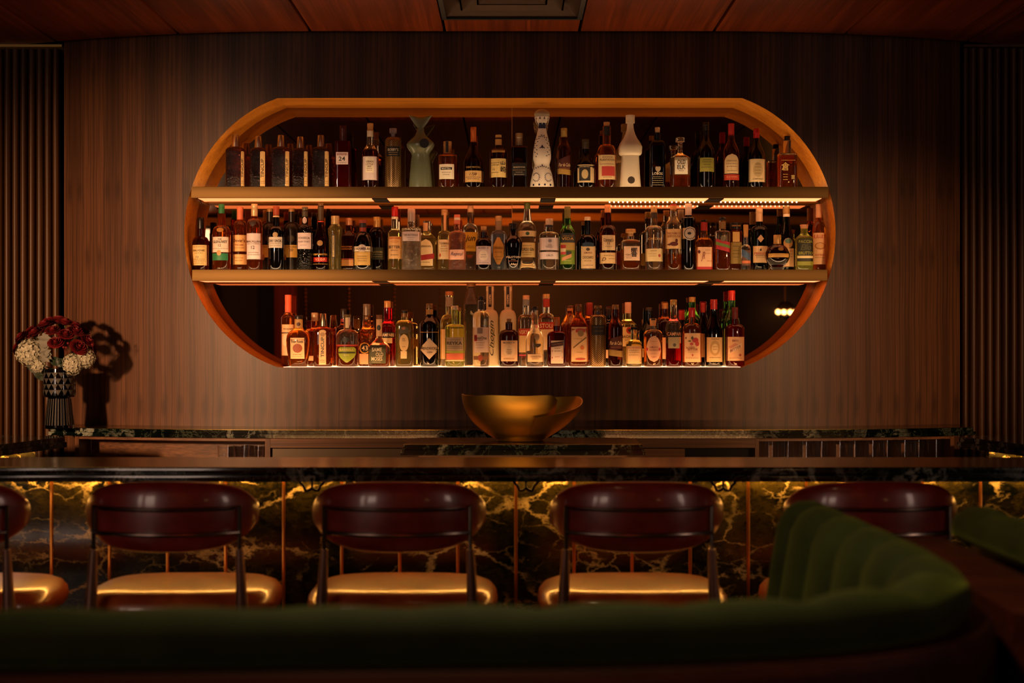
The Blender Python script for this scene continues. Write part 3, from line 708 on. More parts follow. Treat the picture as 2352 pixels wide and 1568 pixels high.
B(1, 1679.5, 18.3, 284, 'da', 'red capped cognac bottle with long sloping neck and arched cream label', (352, 318, 7.8, 's'), (312, 7, 'b01c18', 'm'), [(355, 400, 1663, 1694.5, 'd6b989', 'a'), (402, 415, 1662.5, 1697, 'a8321c')],
  [('FERRAND', 1679, 371, 22, 3, '5a3018')], ln=[(378, 1666, 1692, '5a3a20'), (384, 1667, 1691, '5a3a20'), (394, 1668, 1690, '6a5a30'), (408, 1667, 1692, 'd6a060')])
B(1, 1737.5, 20, 295.5, 'bk', 'black vermouth bottle with red cap and ornate cream label, on the top shelf', (362, 318, 7.3, 's'), (320, 7, 'b01c20', 'x'), [(367, 419.5, 1719, 1756.5, 'cdb586'), (374, 409, 1727, 1749, 'b39a68', 'e')],
  [('CARPANO', 1738, 413, 24, 3, '4a3218')], ln=[(379, 1732, 1744, '6a5434'), (386, 1731, 1745, '6a5434'), (393, 1731, 1745, '6a5434'), (400, 1732, 1744, '6a5434')])
B(1, 1808, 21.5, 312.5, 'am', 'amber Japanese whisky bottle with golden characters, at the end of the top shelf', (359, 352, 9, 'f'), (323, 6.8, '0d0b09'), [],
  [('倉', 1801, 384, 18, 19, 'd9b56a'), ('吉', 1818, 408, 8, 10, 'd9b56a')], q=6, fill=358, ln=[(370, 1792, 1824, 'c9a55a'), (402, 1796, 1806, 'c9a55a'), (408, 1796, 1806, 'c9a55a'), (414, 1796, 1806, 'c9a55a')])

# ---- middle shelf
D1, D2 = 7.03, 7.125
B(2, 461, 19.5, 499.5, 'da', 'whisky bottle with black cap and large cream label at the start of the middle shelf', (562, 543, 9, 'c'), (526, 7.7, '0d0b09'), [(563.5, 610, 441.8, 480, 'd6b878')],
  [('BALVENIE', 460, 576, 27, 4.5, '3a2410'), ('12', 457, 591, 7, 4, '3a2410')], ln=[(568, 447, 473, '7a5a2c'), (582, 450, 470, '7a5a2c'), (596, 446, 474, '7a5a2c'), (600, 446, 474, '7a5a2c'), (605, 449, 471, '7a5a2c')])
B(2, 509, 21.3, 469, 'am', 'whisky bottle with green cap, white label over a green band and gold seal', (540, 518, 9, 'c'), (491, 6.8, '146b3a', 'm'), [(545, 580, 488.2, 529.8, 'dccbb8'), (582.6, 598.6, 490, 526, '1c6b40'), (524, 534, 501, 517, 'a8722c', 'e'), (575, 588, 502, 512, 'b98a4c', 'e')],
  [('THE', 508.5, 550.5, 9, 4, '2a1c18'), ('GLENLIVET', 508.5, 556.5, 32, 6, '2a1c18'), ('12', 508.5, 564.5, 7, 6, '6a3a2c')], ln=[(572, 492, 526, '8a7468')], d=D1)
B(2, 551.5, 16.5, 476, 'am', 'whisky bottle with red and cream cap, orange cream label in two panels', (531, 507, 8, 'c'), (505, 7.4, 'c06a4a', 'm'), [(540.5, 578, 536, 567, 'd7a868'), (584.6, 608, 536, 567, 'd7a868')],
  [('Dewar\'s', 551.5, 553, 26, 8, '5a2410'), ('White Label', 551.5, 563, 19, 3.5, '8a3c18')], ln=[(570, 540, 563, '7a4a20'), (593, 541, 562, '7a4a20'), (599, 543, 560, '7a4a20')], d=7.09)
B(2, 584.5, 18.5, 468.5, 'am', 'whisky bottle with tall gold neck and large pale label, lit from below', (523, 502, 8, 'c'), (497, 7.3, 'c6ad7c'), [(536.7, 596, 566.3, 602.7, MV), (509, 521, 575.5, 591, '2a120a', 's')],
  [('MACALLAN', 584.5, 555.5, 31, 5, '4a3430'), ('12', 584, 569, 8, 8, '3a2a28')], ln=[(561, 571, 598, '7a6664'), (581, 573, 596, '7a6664'), (586, 571, 598, '7a6664')], d=D1)
for x, w_, t in ((620, 'dull bronze port bottle hidden behind the dark sherry bottle with pale label', 0), (670, 'dull bronze port bottle with gold label bearing the number 20', 1)):
    B(2, x, 19.5, 478.7, 'mo', w_, (532, 510, 7.5, 'c'), (487, 7, '8a6a3c'), [(563.5, 592, x - 18.6, x + 18.6, 'b98c3a'), (541, 557, x - 9, x + 9, '2a1c0c', 'e'), (585, 598, x - 16, x - 10, '8a4a1c', 'e')],
      ([('20', x + 1.5, 575, 9, 6, '4a2c0c')] if t else []) + [('TAYLOR FLADGATE', x, 568, 30, 2.6, '4a2c0c')], d=7.12)
B(2, 634.5, 18.2, 473.6, 'bk', 'dark sherry bottle with rust red cap and a small pale label', (532, 519, 7.5, 'c'), (495, 7.2, '8e3a18', 'm'), [(545, 570, 616.8, 652.5, 'cabfae'), (534, 546, 629, 641, 'a88a5c', 'e'), (495.5, 499, 626.8, 642.2, 'c8a878')],
  [('DRY SACK', 634.5, 554, 29, 6, '2c241c')], ln=[(560, 621, 648, '8a7c6c'), (565, 622, 647, '8a7c6c')], d=D1, top='bk')
B(2, 700.5, 18.2, 475, 'hk', 'dark port bottle with green gold capsule, white seal and pale square label', (530, 515, 7, 'c'), (484, 6.8, '54503a'), [(535.5, 572.5, 683, 718, MV), (499, 514, 695.5, 705.5, 'bcaba4', 'e'), (485, 498, 694, 707.3, '39331f')],
  [('FONSECA', 700.5, 547.5, 26, 4.5, '3a2c28'), ('RUBY PORT', 700.5, 556, 26, 3.4, '3a2c28')], ln=[(564, 692, 706, '8a7a90')], d=D1)
B(2, 737, 18.3, 467, 'br', 'tall dark cognac bottle with sloping shoulders and a red band near its base', (567, 512, 7, 's'), (474, 6.6, '5a4a28'), [(591.6, 602, 719, 755, 'b01a14'), (552.5, 565.5, 730.5, 743.5, '9a7440', 'e'), (507.5, 510.5, 729.8, 744.2, 'b83a20'), (475, 506, 730, 744, '3f3318')],
  [('REMY MARTIN', 737, 585, 31, 4, 'c9973c'), ('V.S.O.P.', 738, 596.5, 24, 5.5, 'e0b890')], ln=[(607, 721, 753, 'b98a3c')], d=7.05)
B(2, 770, 16.5, 496, 'ye', 'fluted clear liqueur bottle with slender waist and a narrow black and gold strip', prof=[(620, 14.5), (612, 14), (580, 14), (545, 15), (532, 16.6), (525, 16.6), (517, 10), (514, 8.5), (500, 8)], cap=(515, 9.4, 'b89c68', 'fl'),
  lab=[(540, 592, 763, 771, '2a2012'), (542, 590, 765, 769, 'b99c60')], txt=[('ST GERMAIN', 767, 566, 2.6, 42, '1c140a', 'v')], q=2.6, d=D1)
B(2, 802, 18.5, 501, 'da', 'bourbon bottle with rose gold cap partly behind a black liqueur bottle', (544, 529, 8.5, 's'), (518, 7.8, 'b5855c'), [(596, 611, 784, 820, 'c08a4c'), (594, 597, 784, 820, '8e2a14')], [('WOODFORD', 798, 567.5, 24, 3.6, 'c07a3c', 'i'), ('RESERVE', 798, 572.5, 24, 3, 'c07a3c')], d=D2, q=4)
B(2, 833.5, 22, 505.5, 'bk', 'rounded black liqueur bottle with a dark red top and a white name band', (567, 533, 7.8, 'c'), (512.5, 9.6, '8a3420', 'm'), [(567, 578, 811.8, 855, CR), (562, 581, 824, 843, 'b9aaa0', 'e'), (579, 610, 815.5, 851.5, 'b9954c'), (513, 523, 825.6, 841.4, '14100e'), (523, 532, 825.6, 841.4, '8a2c14')],
  [('DRAMBUIE', 833.5, 572.5, 37, 6, '3a1412')], ln=[(585, 822, 846, 'e0c890'), (590, 823, 845, '5a401c'), (595, 822, 846, '5a401c'), (600, 824, 844, '5a401c')], d=D1)
B(2, 866, 17.8, 498, 'br', 'black whiskey bottle with brushed gold cap and dark green label', (536, 524, 9, 'c'), (522.7, 8.2, 'b8924c'), [(569, 597, 849, 884, '20240f')], [('BARDSTOWN', 866, 579.5, 27, 4, '9a8850')], ln=[(585, 853, 879, '8a7a48'), (590, 853, 879, '8a7a48')], d=D2)
B(2, 907, 16, 475, 'ye', 'clear bitter bottle with bright red cap and speckled floral label', (536, 524, 7.8, 's'), (497, 7.6, 'c01e22'), [(544, 595, 891, 923, 'dcb47c'), (498, 503.5, 899, 915, CR), (545, 550, 894, 920, 'b87440'), (552, 559, 897, 917, 'cf9c60', 'e')],
  [('BITTER', 907, 568, 26, 6.5, '3a2418'), ('BIANCO', 907, 575.5, 16, 3, '7a5a3c')], ln=[(586, 898, 916, '4a3420')], d=D2, fill=536)
B(2, 945, 22.3, 480, 'hm', 'clear gin bottle of dimpled glass with pewter cap and pale wrap label', (530, 523, 8.5, 'f'), (508.7, 8.8, 'b0a498'), [(533, 554.6, 923, 967, MV)], [('THE BOTANIST', 945, 541, 34, 4.5, '4a3a3c')], ln=[(547, 936, 954, '8a7a7c'), (551, 939, 951, '8a7a7c')], d=D1)
B(2, 981, 20, 507.4, 'ye', 'clear tequila bottle with glass stopper, a slanted red band across its cream label', (548, 534, 8.5, 's'), (531, 9, 'cl', 'fl'), [(550, 611, 963, 995, 'e3cb98', 'a'), (585, 597, 963, 998, '9a1c18', 'r', -5), (512, 531, 972, 983, 'd6a878')],
  [('HERRADURA', 979, 566.5, 25, 4, '2c1c10')], d=D2, q=4, ln=[(603, 970, 988, '6a5030')])
B(2, 1021, 16, 481, 'ye', 'tall clear tequila bottle with long stoppered neck and cream label with a red mark', (546, 530, 7.2, 'c'), (494, 7.5, 'b89a62'), [(551, 596, 1006, 1036, 'e3cfa2'), (581, 592, 1009, 1014, 'c04a2c', 'd'), (489, 530, 1019.5, 1025, 'd9ae7c')],
  [('TEREMANA', 1021, 560, 22, 4.5, '6a563c'), ('BLANCO', 1021, 566, 13, 3, '6a563c')], ln=[(572, 1012, 1030, '7a6648'), (577, 1013, 1029, '7a6648')], d=D2)
B(2, 1050, 19.7, 493, 'pk', 'rose tinted quilted gin bottle with pink cap and script label', (541, 530, 7, 'c'), (515, 6.8, 'd2785a', 'm'), [(574, 597, 1030.8, 1069.3, 'dfaa92'), (500, 505.5, 1043.3, 1057, CR)], [('Repeal', 1050, 585, 29, 11, '4a3450', 'in')], d=D1)
B(2, 1080.5, 17.5, 473, 'cl', 'clear gin bottle with long neck and a yellow label in large black script', (535, 514, 6.8, 'c'), (487.6, 6.8, 'cbb28a'), [(534, 578, 1064, 1097, 'cda530')], [('jun', 1080.5, 550, 24, 17, '0c0a06', 'i')], ln=[(566, 1074, 1090, '6a5010'), (570, 1072, 1092, '6a5010')], d=D2)
B(2, 1111, 18.7, 519.5, 'br', 'small brown apothecary gin bottle with cork and mauve stamp label, on the middle shelf', (560, 546, 7.5, 'c'), (530, 6.8, 'b98a52', 'k'), [(566, 608, 1094, 1127.5, 'b8a0a0'), (575, 600, 1100, 1121, 'cbb8a8', 'e'), (529.5, 533, 1101.5, 1120.5, '4a2c12')],
  [('MONKEY 47', 1111, 570.5, 24, 3.2, '3a2a2c')], ln=[(604, 1099, 1123, '5a484a'), (586, 1105, 1117, '5a484a'), (591, 1104, 1118, '5a484a')], d=D1)
B(2, 1145, 18, 496, 'bl', 'fluted pale blue gin bottle with orange gold label cut to a point', (540, 530, 7.5, 'c'), (508.7, 7.5, 'b69a62'), [(546, 608, 1133, 1157, 'c0883a', 'h'), (509, 529, 1137.5, 1152.5, '8a7a5c')], [('CITADELLE', 1145, 570, 21, 5, '3a2a14')], ln=[(580, 1137, 1153, '5a3c14'), (590, 1138, 1152, '5a3c14'), (597, 1139, 1151, '5a3c14')], d=D2)
B(2, 1179, 20.5, 512.5, 'bk', 'stout black tequila bottle tapering to the foot with a rounded black cap', prof=[(620, 15), (600, 17), (570, 20), (560, 21), (552, 20), (545, 14), (540, 9.5), (526, 9)], cap=(526, 10, '1c1510', 'fl'), txt=[('PELOTON', 1179, 591, 32, 4.5, 'd0b49c'), ('Añejo', 1180, 608, 17, 7, 'd0b49c', 'i')], ln=[(596.5, 1174, 1184, 'b09880'), (600, 1168, 1190, '9a5a48')], d=D1)
B(2, 1211, 20.5, 461.5, 'cl', 'clear gin bottle with green cap, banded shoulder and flared foot', prof=[(620, 20.8), (612, 20), (604, 18), (596, 18.5), (550, 18.5), (545, 20), (533, 20.8), (522, 20.5), (514, 16), (508, 10), (500, 9.5), (490, 8), (480, 7)], cap=(480.6, 6.9, '5f7a3a'), lab=[(531, 544, 1190.5, 1231.5, 'd2bc8c'), (533.5, 541.5, 1207, 1216, '2c4a34', 'e'), (558, 591.5, 1193, 1229, 'd8bd80')],
  txt=[('FORDS GIN', 1211, 573.5, 31, 7, '2c2010')], ln=[(565, 1200, 1222, '6a5430'), (581, 1200, 1222, '6a5430'), (586, 1202, 1220, '6a5430')], d=D2)
B(2, 1261.5, 23, 502, 'cl', 'broad clear tequila bottle with two stacked pale labels and chrome cap', (544, 532, 8.5, 'c'), (516, 8.8, 'd0b89c'), [(547, 575.5, 1239.5, 1284, MV), (579.5, 596, 1239.5, 1284, MV), (550.5, 558, 1258.5, 1267, '8a7c84', 'e'), (517.5, 521.5, 1253.5, 1269.5, '23203a')],
  [('LALO', 1262, 587.5, 15, 4.5, '4a3c3c')], ln=[(563, 1258, 1266, '6a5c5c'), (566.5, 1252, 1272, '8a7c7c'), (569.5, 1254, 1270, '8a7c7c')], d=7.04)
B(2, 1303.5, 17.6, 474, 'gr', 'green mezcal bottle whose label pictures a house on a green hill', (536, 512, 7.5, 's'), (502, 7, '6a6428', 'm'), [(536.6, 571, 1287, 1320, '3a3c44'), (558, 578, 1287, 1320, 'b99a54'), (575, 607.5, 1287, 1320, '6f8a24'), (563, 571, 1287.5, 1299, 'b03028'), (571, 583, 1287.5, 1299, 'dcc9a0'), (579, 585, 1287.5, 1299, 'c2444a'), (578, 586, 1300, 1312, '3a3a38'), (588, 596, 1290, 1312, 'd09468', 'r', -9)],
  [('VIDA', 1303.5, 549, 28, 6, 'd6a63c')], ln=[(543, 1292, 1315, 'c09a3c'), (599, 1296, 1311, 'd8c87c')], d=7.035)
B(2, 1349.5, 19.5, 498, 'bk', 'dark amaro bottle with white cap and cream label with blue top', (556, 538, 6.8, 'c'), (506.5, 7.3, 'd3bd9a', 'm'), [(566, 617, 1334, 1367, 'd2b384'), (557, 567, 1337, 1363, '20344a', 'a'), (570, 577, 1345, 1354, '4a3c2c', 'e')],
  [('AMARO', 1349.5, 581.5, 19, 4, '6a2018'), ('CIOCIARO', 1349.5, 592, 25, 6, '3a2418')], ln=[(600, 1341, 1358, '5a4430'), (610, 1338, 1362, '3c4250')], d=7.04)
B(2, 1396, 19.5, 470, 'da', 'tall whisky bottle with bulbed neck and two cream labels', (536, 517, 8, 'c'), (489, 7.2, 'c98f5c'), [(541, 575.5, 1382, 1412, 'd9bd90'), (581, 606, 1377.5, 1415, 'd6b47e')], [('Dewar\'s', 1397, 551.5, 23, 7, '3a2414'), ('12', 1397, 560, 6, 5, '3a2414'), ('D', 1386, 596, 10, 8, '4a2c14', 'i')], ln=[(556, 1388, 1406, '6a4c2c'), (567, 1389, 1405, '6a4c2c'), (588, 1386, 1410, '6a4c2c'), (595, 1397, 1411, '6a4c2c')], d=7.04)
B(2, 1448.5, 23.5, 526, 'or', 'faceted squat whisky decanter with disc stopper, brushed character on square label', (560, 550, 8, 'c'), (541, 11.8, 'cfa468', 'd'), [(566.5, 599, 1432, 1468, 'dcb898')], [('響', 1455, 580, 15, 22, '1c1418'), ('HIBIKI', 1442, 585.5, 13, 3, '6a4c3c')], ln=[(589, 1437, 1450, '7a5c48'), (593, 1437, 1450, '7a5c48')], q=3.2, fill=572, d=7.045)
B(2, 1502, 20.6, 474, 'cl', 'clear rum bottle with gold cap, gold name on the glass and low cream label', (534, 518, 8, 'c'), (488, 7.3, 'b09458'), [(572, 601, 1482.5, 1521.5, 'dcc490'), (584, 591.5, 1510, 1516, 'a84434', 'e'), (489, 502, 1495.5, 1508.5, '2c2418')], [('CRUZAN', 1502, 549.5, 30, 5, 'c99a4c')], ln=[(577, 1493, 1507, '6a5430'), (584, 1488, 1506, '8a7448'), (589, 1488, 1506, '8a7448')], d=7.04)
B(2, 1546.5, 18.6, 470, 'or', 'whisky bottle with red topped gold cap and a game bird on its cream label', (520, 494, 7.5, 's'), (482, 7.3, 'b8864c'), [(527, 572, 1528.5, 1564.5, 'd8b27a'), (469.5, 472.5, 1539.3, 1553.7, 'b03028'), (556, 566, 1537, 1556, '5a2014', 'e'), (549, 558, 1549, 1555, '5a2014', 'e'), (560, 565, 1530, 1542, '5a2014', 'd')],
  [('THE FAMOUS', 1546.5, 537, 32, 5, '8a4424'), ('GROUSE', 1546.5, 543.5, 30, 5, '8a4424')], fill=583, d=7.035)
B(2, 1581, 16, 468, 'bk', 'straight black bottle with silver cap and a round silver emblem over a cream band', (502, 498, 8, 'c'), (495, 7.6, 'c8bfb0'), [(524.5, 549, 1565.5, 1596.5, 'cba468'), (521, 553, 1568, 1598, 'b8aca0', 'e'), (523.5, 550.5, 1570, 1596, '14110f', 'e'), (525, 549, 1571.5, 1594.5, 'b8aca0', 'e'), (533.5, 540, 1577, 1586, '1a1614', 'e')], d=7.035)
B(2, 1617, 19.2, 504.5, 'or', 'small bourbon bottle with red neck sleeve and pale label over a red foot', (562, 546, 8, 'c'), (510, 6.8, '14100c'), [(568, 614, 1598.5, 1635.5, 'd9ac84'), (613, 619, 1598.5, 1635.5, 'b01c20'), (510.5, 530, 1609.5, 1624.5, '9c1a12'), (575, 583, 1601, 1607, '5a1a1a', 'e')], [('JR', 1613, 590, 9, 22, '7a3a24', 'i')], ln=[(575, 1618, 1630, '9a6a48'), (583, 1618, 1630, '9a6a48'), (600, 1622, 1633, 'a83a2c')], q=5, d=7.035)
B(2, 1659, 17.4, 499, 'am', 'bourbon bottle with a slanted red sash and green stripe round its shoulders', (534, 530, 8, 'c'), (506, 8, '15120e'), [(553, 576, 1642.5, 1676, 'a81e2c', 'r', 9), (560, 567, 1642.5, 1676, '5f7a2c', 'r', 9), (541, 555, 1653, 1664, '6a6048', 'e'), (510, 526, 1651.3, 1666.7, '7a5a2c')], fill=571, q=4, d=7.03)
B(2, 1689.5, 14, 512, 'am', 'short amaretto bottle with a large black rectangular cap', (537, 530, 9, 'f'), (526, 13, '0b0908', 'sq'), [(557, 606, 1677, 1702, '8a7432'), (533, 556, 1681, 1697, 'c8a25c')], [('DISARONNO', 1689.5, 519, 20, 3.6, 'b98a48')], ln=[(566, 1682, 1697, '3a3012'), (576, 1682, 1697, '3a3012'), (583, 1681, 1698, '3a3012'), (591, 1682, 1697, '3a3012')], q=6, dep=.9, d=7.075)
B(2, 1713, 11, 516, 'cl', 'narrow clear bottle with a tall turned wooden stopper and blue painted stripe', (574, 562, 5, 'c'), (543, 5.8, 'c08c4a', 'k'), [(575, 610, 1703.5, 1722.5, '5a3a28'), (578, 594, 1703.5, 1722.5, '38506c', 'r', 12), (599, 605, 1703.5, 1722.5, 'c2683c')], d=7.02)
B(2, 1744, 20, 479, 'dg', 'dark green anise bottle with champagne cap, a diamond emblem and red lettered label', (534, 518, 7.8, 'c'), (509, 7.9, 'cdb48c'), [(566, 604, 1728, 1763.5, 'ddba88'), (540, 558, 1736.5, 1751.5, 'c09a70', 'd'), (572, 577.5, 1742, 1746, '3a2c1c', 'e')], [('PERNOD', 1745, 583, 29, 5, 'b83a2c')], ln=[(587.5, 1732, 1759, '4a3420'), (592, 1734, 1757, '9a7c54')], d=7.10)
B(2, 1785.5, 27.8, 539.6, 'br', 'globe shaped black raspberry liqueur bottle with gold waistband and chrome cap', prof=[(620, 13), (617, 14), (614, 17)] + [(587 - 28 * math.sin(a), 28 * math.cos(a)) for a in [-1.25 + 2.45 * k / 14 for k in range(15)]] + [(560, 8.5), (556, 8)], cap=(564, 8.8, 'c99c58', 'fl'), lab=[(583, 592, 1758, 1813, 'b98a40'), (569, 577, 1783, 1796, '9a7038', 'e')], kind='globe_bottle', d=6.985, dep=.98)
B(2, 1806, 17, 474, 'dg', 'green fernet bottle with gold cap, round picture medallion and cream label behind the globe bottle', (560, 500, 7.8, 's'), (491, 8, 'a88648'), [(547, 571, 1797, 1818, 'b98f58', 'e'), (548, 560, 1800, 1816, '4f7a74', 'e'), (571, 613, 1795, 1822, 'd9b080'), (491.5, 498, 1798, 1814, CR)], ln=[(577, 1810, 1819, '8a3a24'), (584, 1800, 1819, '7a5a34'), (590, 1800, 1819, '7a5a34')], d=7.115)
B(2, 1847, 19.7, 516, 'yg', 'clear herbal liqueur bottle with cork cap and yellow words on a black label', (550, 534, 8, 's'), (524, 9.6, 'd09468', 'k'), [(549.5, 587.5, 1829, 1865, '15170c'), (588, 593.5, 1829, 1865, 'd8c48c'), (594, 600, 1829, 1865, '14120c'), (601, 610, 1829, 1865, '7c7c1c')], [('FACCIA', 1847.5, 555.5, 31, 6.5, '9a9a2c'), ('BRUTTO', 1847.5, 582, 32, 7, '9a9a2c'), ('Ello', 1847.5, 568.5, 24, 13, '4a4c1c', 'i')], q=4, d=7.03)
B(2, 1881, 15.5, 469, 'or', 'aperitif bottle with peach capsule and red lettered label, ending the middle shelf', (536, 506, 7, 'c'), (500, 7.2, 'd6a57c', 'm'), [(535.5, 607.5, 1866.5, 1895.5, 'dfb483'), (557, 574, 1869, 1893, 'a8743c', 'e'), (559, 571, 1871.5, 1890.5, 'd0a46c', 'e')], [('LILLET', 1881, 544, 25, 7.5, 'b8402c'), ('LILLET BLANC', 1881, 586, 22, 3.5, 'b8502c')], d=7.09, ln=[(592, 1870, 1892, '8a6238')])

# ---- sill of the niche
N1, N2 = 7.0, 7.12
B(3, 662, 15.5, 677, 'am', 'tall whiskey bottle with coral wax neck, first on the niche sill', (731, 716, 7.3, 's'), (717, 7.6, 'd6603c', 'm'), [(745, 816, 647, 677.5, 'e0b885'), (763, 765.5, 647, 677.5, '4a2c1c'), (768, 795, 650, 664, 'ecd0a4', 'e')], [('PENDER', 664, 755.5, 22, 3.5, '6a4a2c')], d=N2)
B(3, 686, 27.5, 724, 'or', 'flat oval bourbon flask with a red rose crest on its cream label', prof=[(842, 20), (838, 21), (828, 22), (810, 26), (790, 28.5), (780, 28.7), (770, 27), (762, 22), (757, 14), (754, 10), (735, 9.6)], cap=(732, 10, '2a241e', 'fl'), lab=[(775.6, 823.4, 669, 701, 'e3c08a'), (789, 810, 674.5, 696.5, '9a4a24', 'e'), (733, 753, 677, 695.5, 'b98d4e'), (740, 749, 682, 691, '4a1c10', 'e')], txt=[('Four Roses', 685, 784, 27, 6.5, '3a2010')], ln=[(814, 675, 695, '7a5028'), (819, 673, 697, '9a7444')], d=6.985, dep=.62)
B(3, 723, 16, 718, 'am', 'amber bottle with chrome cap seen behind the oval bourbon flask', (762, 752, 8, 's'), (737, 8, 'a88a64'), [(817, 828, 708, 738, 'dcb78a')], d=N2)
B(3, 742.5, 22.3, 720, 'am', 'hexagonal amber whiskey bottle with upright cream strip and silver cup cap, on the sill', (764, 751, 9.5, 'c'), (749, 8.6, 'c9b08c', 't'), [(760, 837, 735, 751, 'd9b47c'), (757, 768, 735, 751, 'd9b47c', 'e'), (763, 773, 737.5, 748.5, 'a88252', 'e')], [('TINCUP', 743, 797, 7.5, 46, '18100a', 'v')], q=3.5, ln=[(827, 737, 749, '6a4c2c'), (831, 737, 749, '6a4c2c')], d=6.99)
B(3, 789.5, 18, 709, 'da', 'dark whisky bottle with a red neck ring, behind the bottle with the green shield', (755, 742, 7, 's'), (731, 6.8, '231a12'), [(732, 739, 783, 796, '8a1c18')], d=7.125)
B(3, 798, 25.8, 722, 'am', 'rounded rye bottle with white neck strip and a green shield label', (773, 756, 8.5, 'c'), (728, 8.3, '5a4a1c', 'm'), [(797, 832, 779.5, 819, '8a9a24', 's'), (774, 787, 788, 806, '14110d', 'e'), (791, 795, 773, 823, 'a83a24'), (808, 811, 779, 818, '1c1c0c'), (729, 753, 794, 802, 'cdb48a')], [('BARRELL', 799, 803, 32, 5, 'e0c070'), ('RYE', 799, 815, 12, 3, 'd8c878')], fill=793, d=6.985)
B(3, 842.5, 19.5, 698, 'or', 'golden liqueur bottle with ribbed bulge and a round black medallion numbered 43', prof=[(842, 17.5), (805, 17.5), (790, 18), (781, 15.5), (775, 17), (768, 19.8), (762, 19.5), (756, 13), (750, 9.5), (735, 8.6), (725, 8.4)], cap=(724, 8.6, '6a5c4c'), lab=[(786, 812, 826.5, 851.5, 'c9963c', 'e'), (788.5, 809.5, 829, 849, '14100c', 'e'), (812, 836, 826, 859, 'dcb083'), (726, 735, 834.5, 850.5, '3a2414')], txt=[('43', 839.5, 799, 14, 11, 'e6d0a0'), ('43', 842.5, 730.5, 7, 5, 'c9963c')], d=7.115)
B(3, 871, 24.8, 723, 'or', 'flask shaped old bourbon bottle with cork and olive lettered label', (800, 774, 7.2, 's'), (731.5, 7.4, '6a3c1c', 'k'), [(792, 834.5, 848.5, 887.5, '4a4a26'), (733, 772, 864.5, 877.5, 'c8a074'), (746, 759, 866, 875, '232a1c', 'e')], [('SAME', 867, 802.5, 23, 9, 'd9c9a0'), ('OLD', 873, 813.5, 17, 9, 'd9c9a0'), ('MOSES', 867, 823.5, 25, 9, 'd9c9a0')], q=4, dep=.6, fill=806, d=6.98, ln=[(831, 857, 877, 'a89a6c')])
B(3, 890, 18.5, 691, 'rd', 'red aperitif bottle with gold cap behind the olive labelled flask', (752, 736, 8, 's'), (707, 7.7, 'c08f52'), [(763, 775, 873, 907.5, '0d0b0a'), (776, 788, 880, 902, 'cbb486')], [('CAMPARI', 890, 769, 31, 7.5, 'ddc8a0')], d=7.125)
B(3, 929, 20.3, 712.5, 'ye', 'clear dry gin bottle with an oval cream plaque on its arched front', (748, 735, 7.5, 'c'), (728, 7, '8a6232'), [(767, 807, 918.5, 939.5, 'ddbd82', 'e'), (806, 823, 921.5, 935.5, 'e0c48c'), (749, 766, 918.5, 939.5, '4a4228', 'a'), (751, 757, 923.5, 932.5, '9a5a2c', 'e'), (713, 719, 922, 936.5, '14100c')], [('DRY', 928.5, 778, 7, 3, '6a4c24'), ('GIN', 928.5, 782, 7, 3, '6a4c24')], q=3.5, d=6.99, ln=[(796, 925, 932, '6a4c24')])
B(3, 986.5, 21.8, 697, 'bk', 'black apothecary gin bottle with a large pale diamond label', (746, 722, 8, 's'), (709, 7.6, '7a6038'), [(776, 825, 964, 1010.5, 'c8b090', 'd'), (710, 722, 978.5, 994.5, 'b08a4c'), (762, 763.5, 966, 1007, 'a8783c')], [('HENDRICK\'S', 987.5, 800, 39, 6.5, '3a2c1c'), ('GIN', 987.5, 808.5, 12, 4, '3a2c1c')], d=7.0)
B(3, 1032, 20.5, 669, 'ye', 'tall vodka bottle with bronze cap and pewter neck label, rear of the sill', (742, 722, 8.3, 'c'), (678.5, 9.2, '9a6434'), [(756, 824, 1012, 1052, 'dcb783'), (682, 704, 1024, 1040.5, '7c7260')], d=N2)
B(3, 1045, 22.8, 702, 'yg', 'lime tinted vodka bottle with a grey label over a coral band', (752, 744, 7.5, 'c'), (711, 7.7, 'cfc2a4'), [(774.5, 805, 1022.5, 1067.3, 'a89478'), (805.5, 810, 1022.5, 1067.3, '9aa038'), (811, 825, 1022.5, 1067.3, 'cf6a48'), (826, 829, 1022.5, 1067.3, 'e0c89c')], [('REYKA', 1044.5, 788, 35, 7.5, '231c14')], ln=[(780, 1028, 1060, '6a5c48'), (796, 1026, 1062, '6a5c48'), (800, 1026, 1062, '6a5c48')], d=6.99)
B(3, 1081.5, 17, 648.5, 'cl', 'tall conical dark necked bottle with clear faceted lower half, rising above its neighbours', prof=[(842, 16.8), (700, 16.8), (698, 16.2), (665, 9.6), (661, 9)], cap=(658, 9.6, '8a6a38', 'fl'), lab=[(662, 699, 1065.5, 1097.5, '3a2a14')], q=4, d=7.13)
B(3, 1105, 19.5, 680.6, 'cl', 'clear vodka bottle with black cap, red initial box on its pale label', (730, 714, 7.2, 'c'), (690, 7.2, '1c1814'), [(751.5, 809, 1086, 1124, 'd9c0ae'), (769, 783, 1089.5, 1096, '9a1c18'), (753, 766, 1096.5, 1109, '8a7468'), (817, 826, 1088, 1122, '6a4424'), (814, 829, 1098, 1109, '8a3a24', 'e'), (691, 710, 1098.5, 1112, '2c241c')], [('KetelOne', 1104, 776, 28, 7.5, '2c1c1c'), ('VODKA', 1103, 781.5, 13, 2.6, '5a3030')], ln=[(787, 1093, 1113, '6a4a40'), (792, 1094, 1112, '8a7468'), (798, 1094, 1112, '8a7468')], d=6.985)
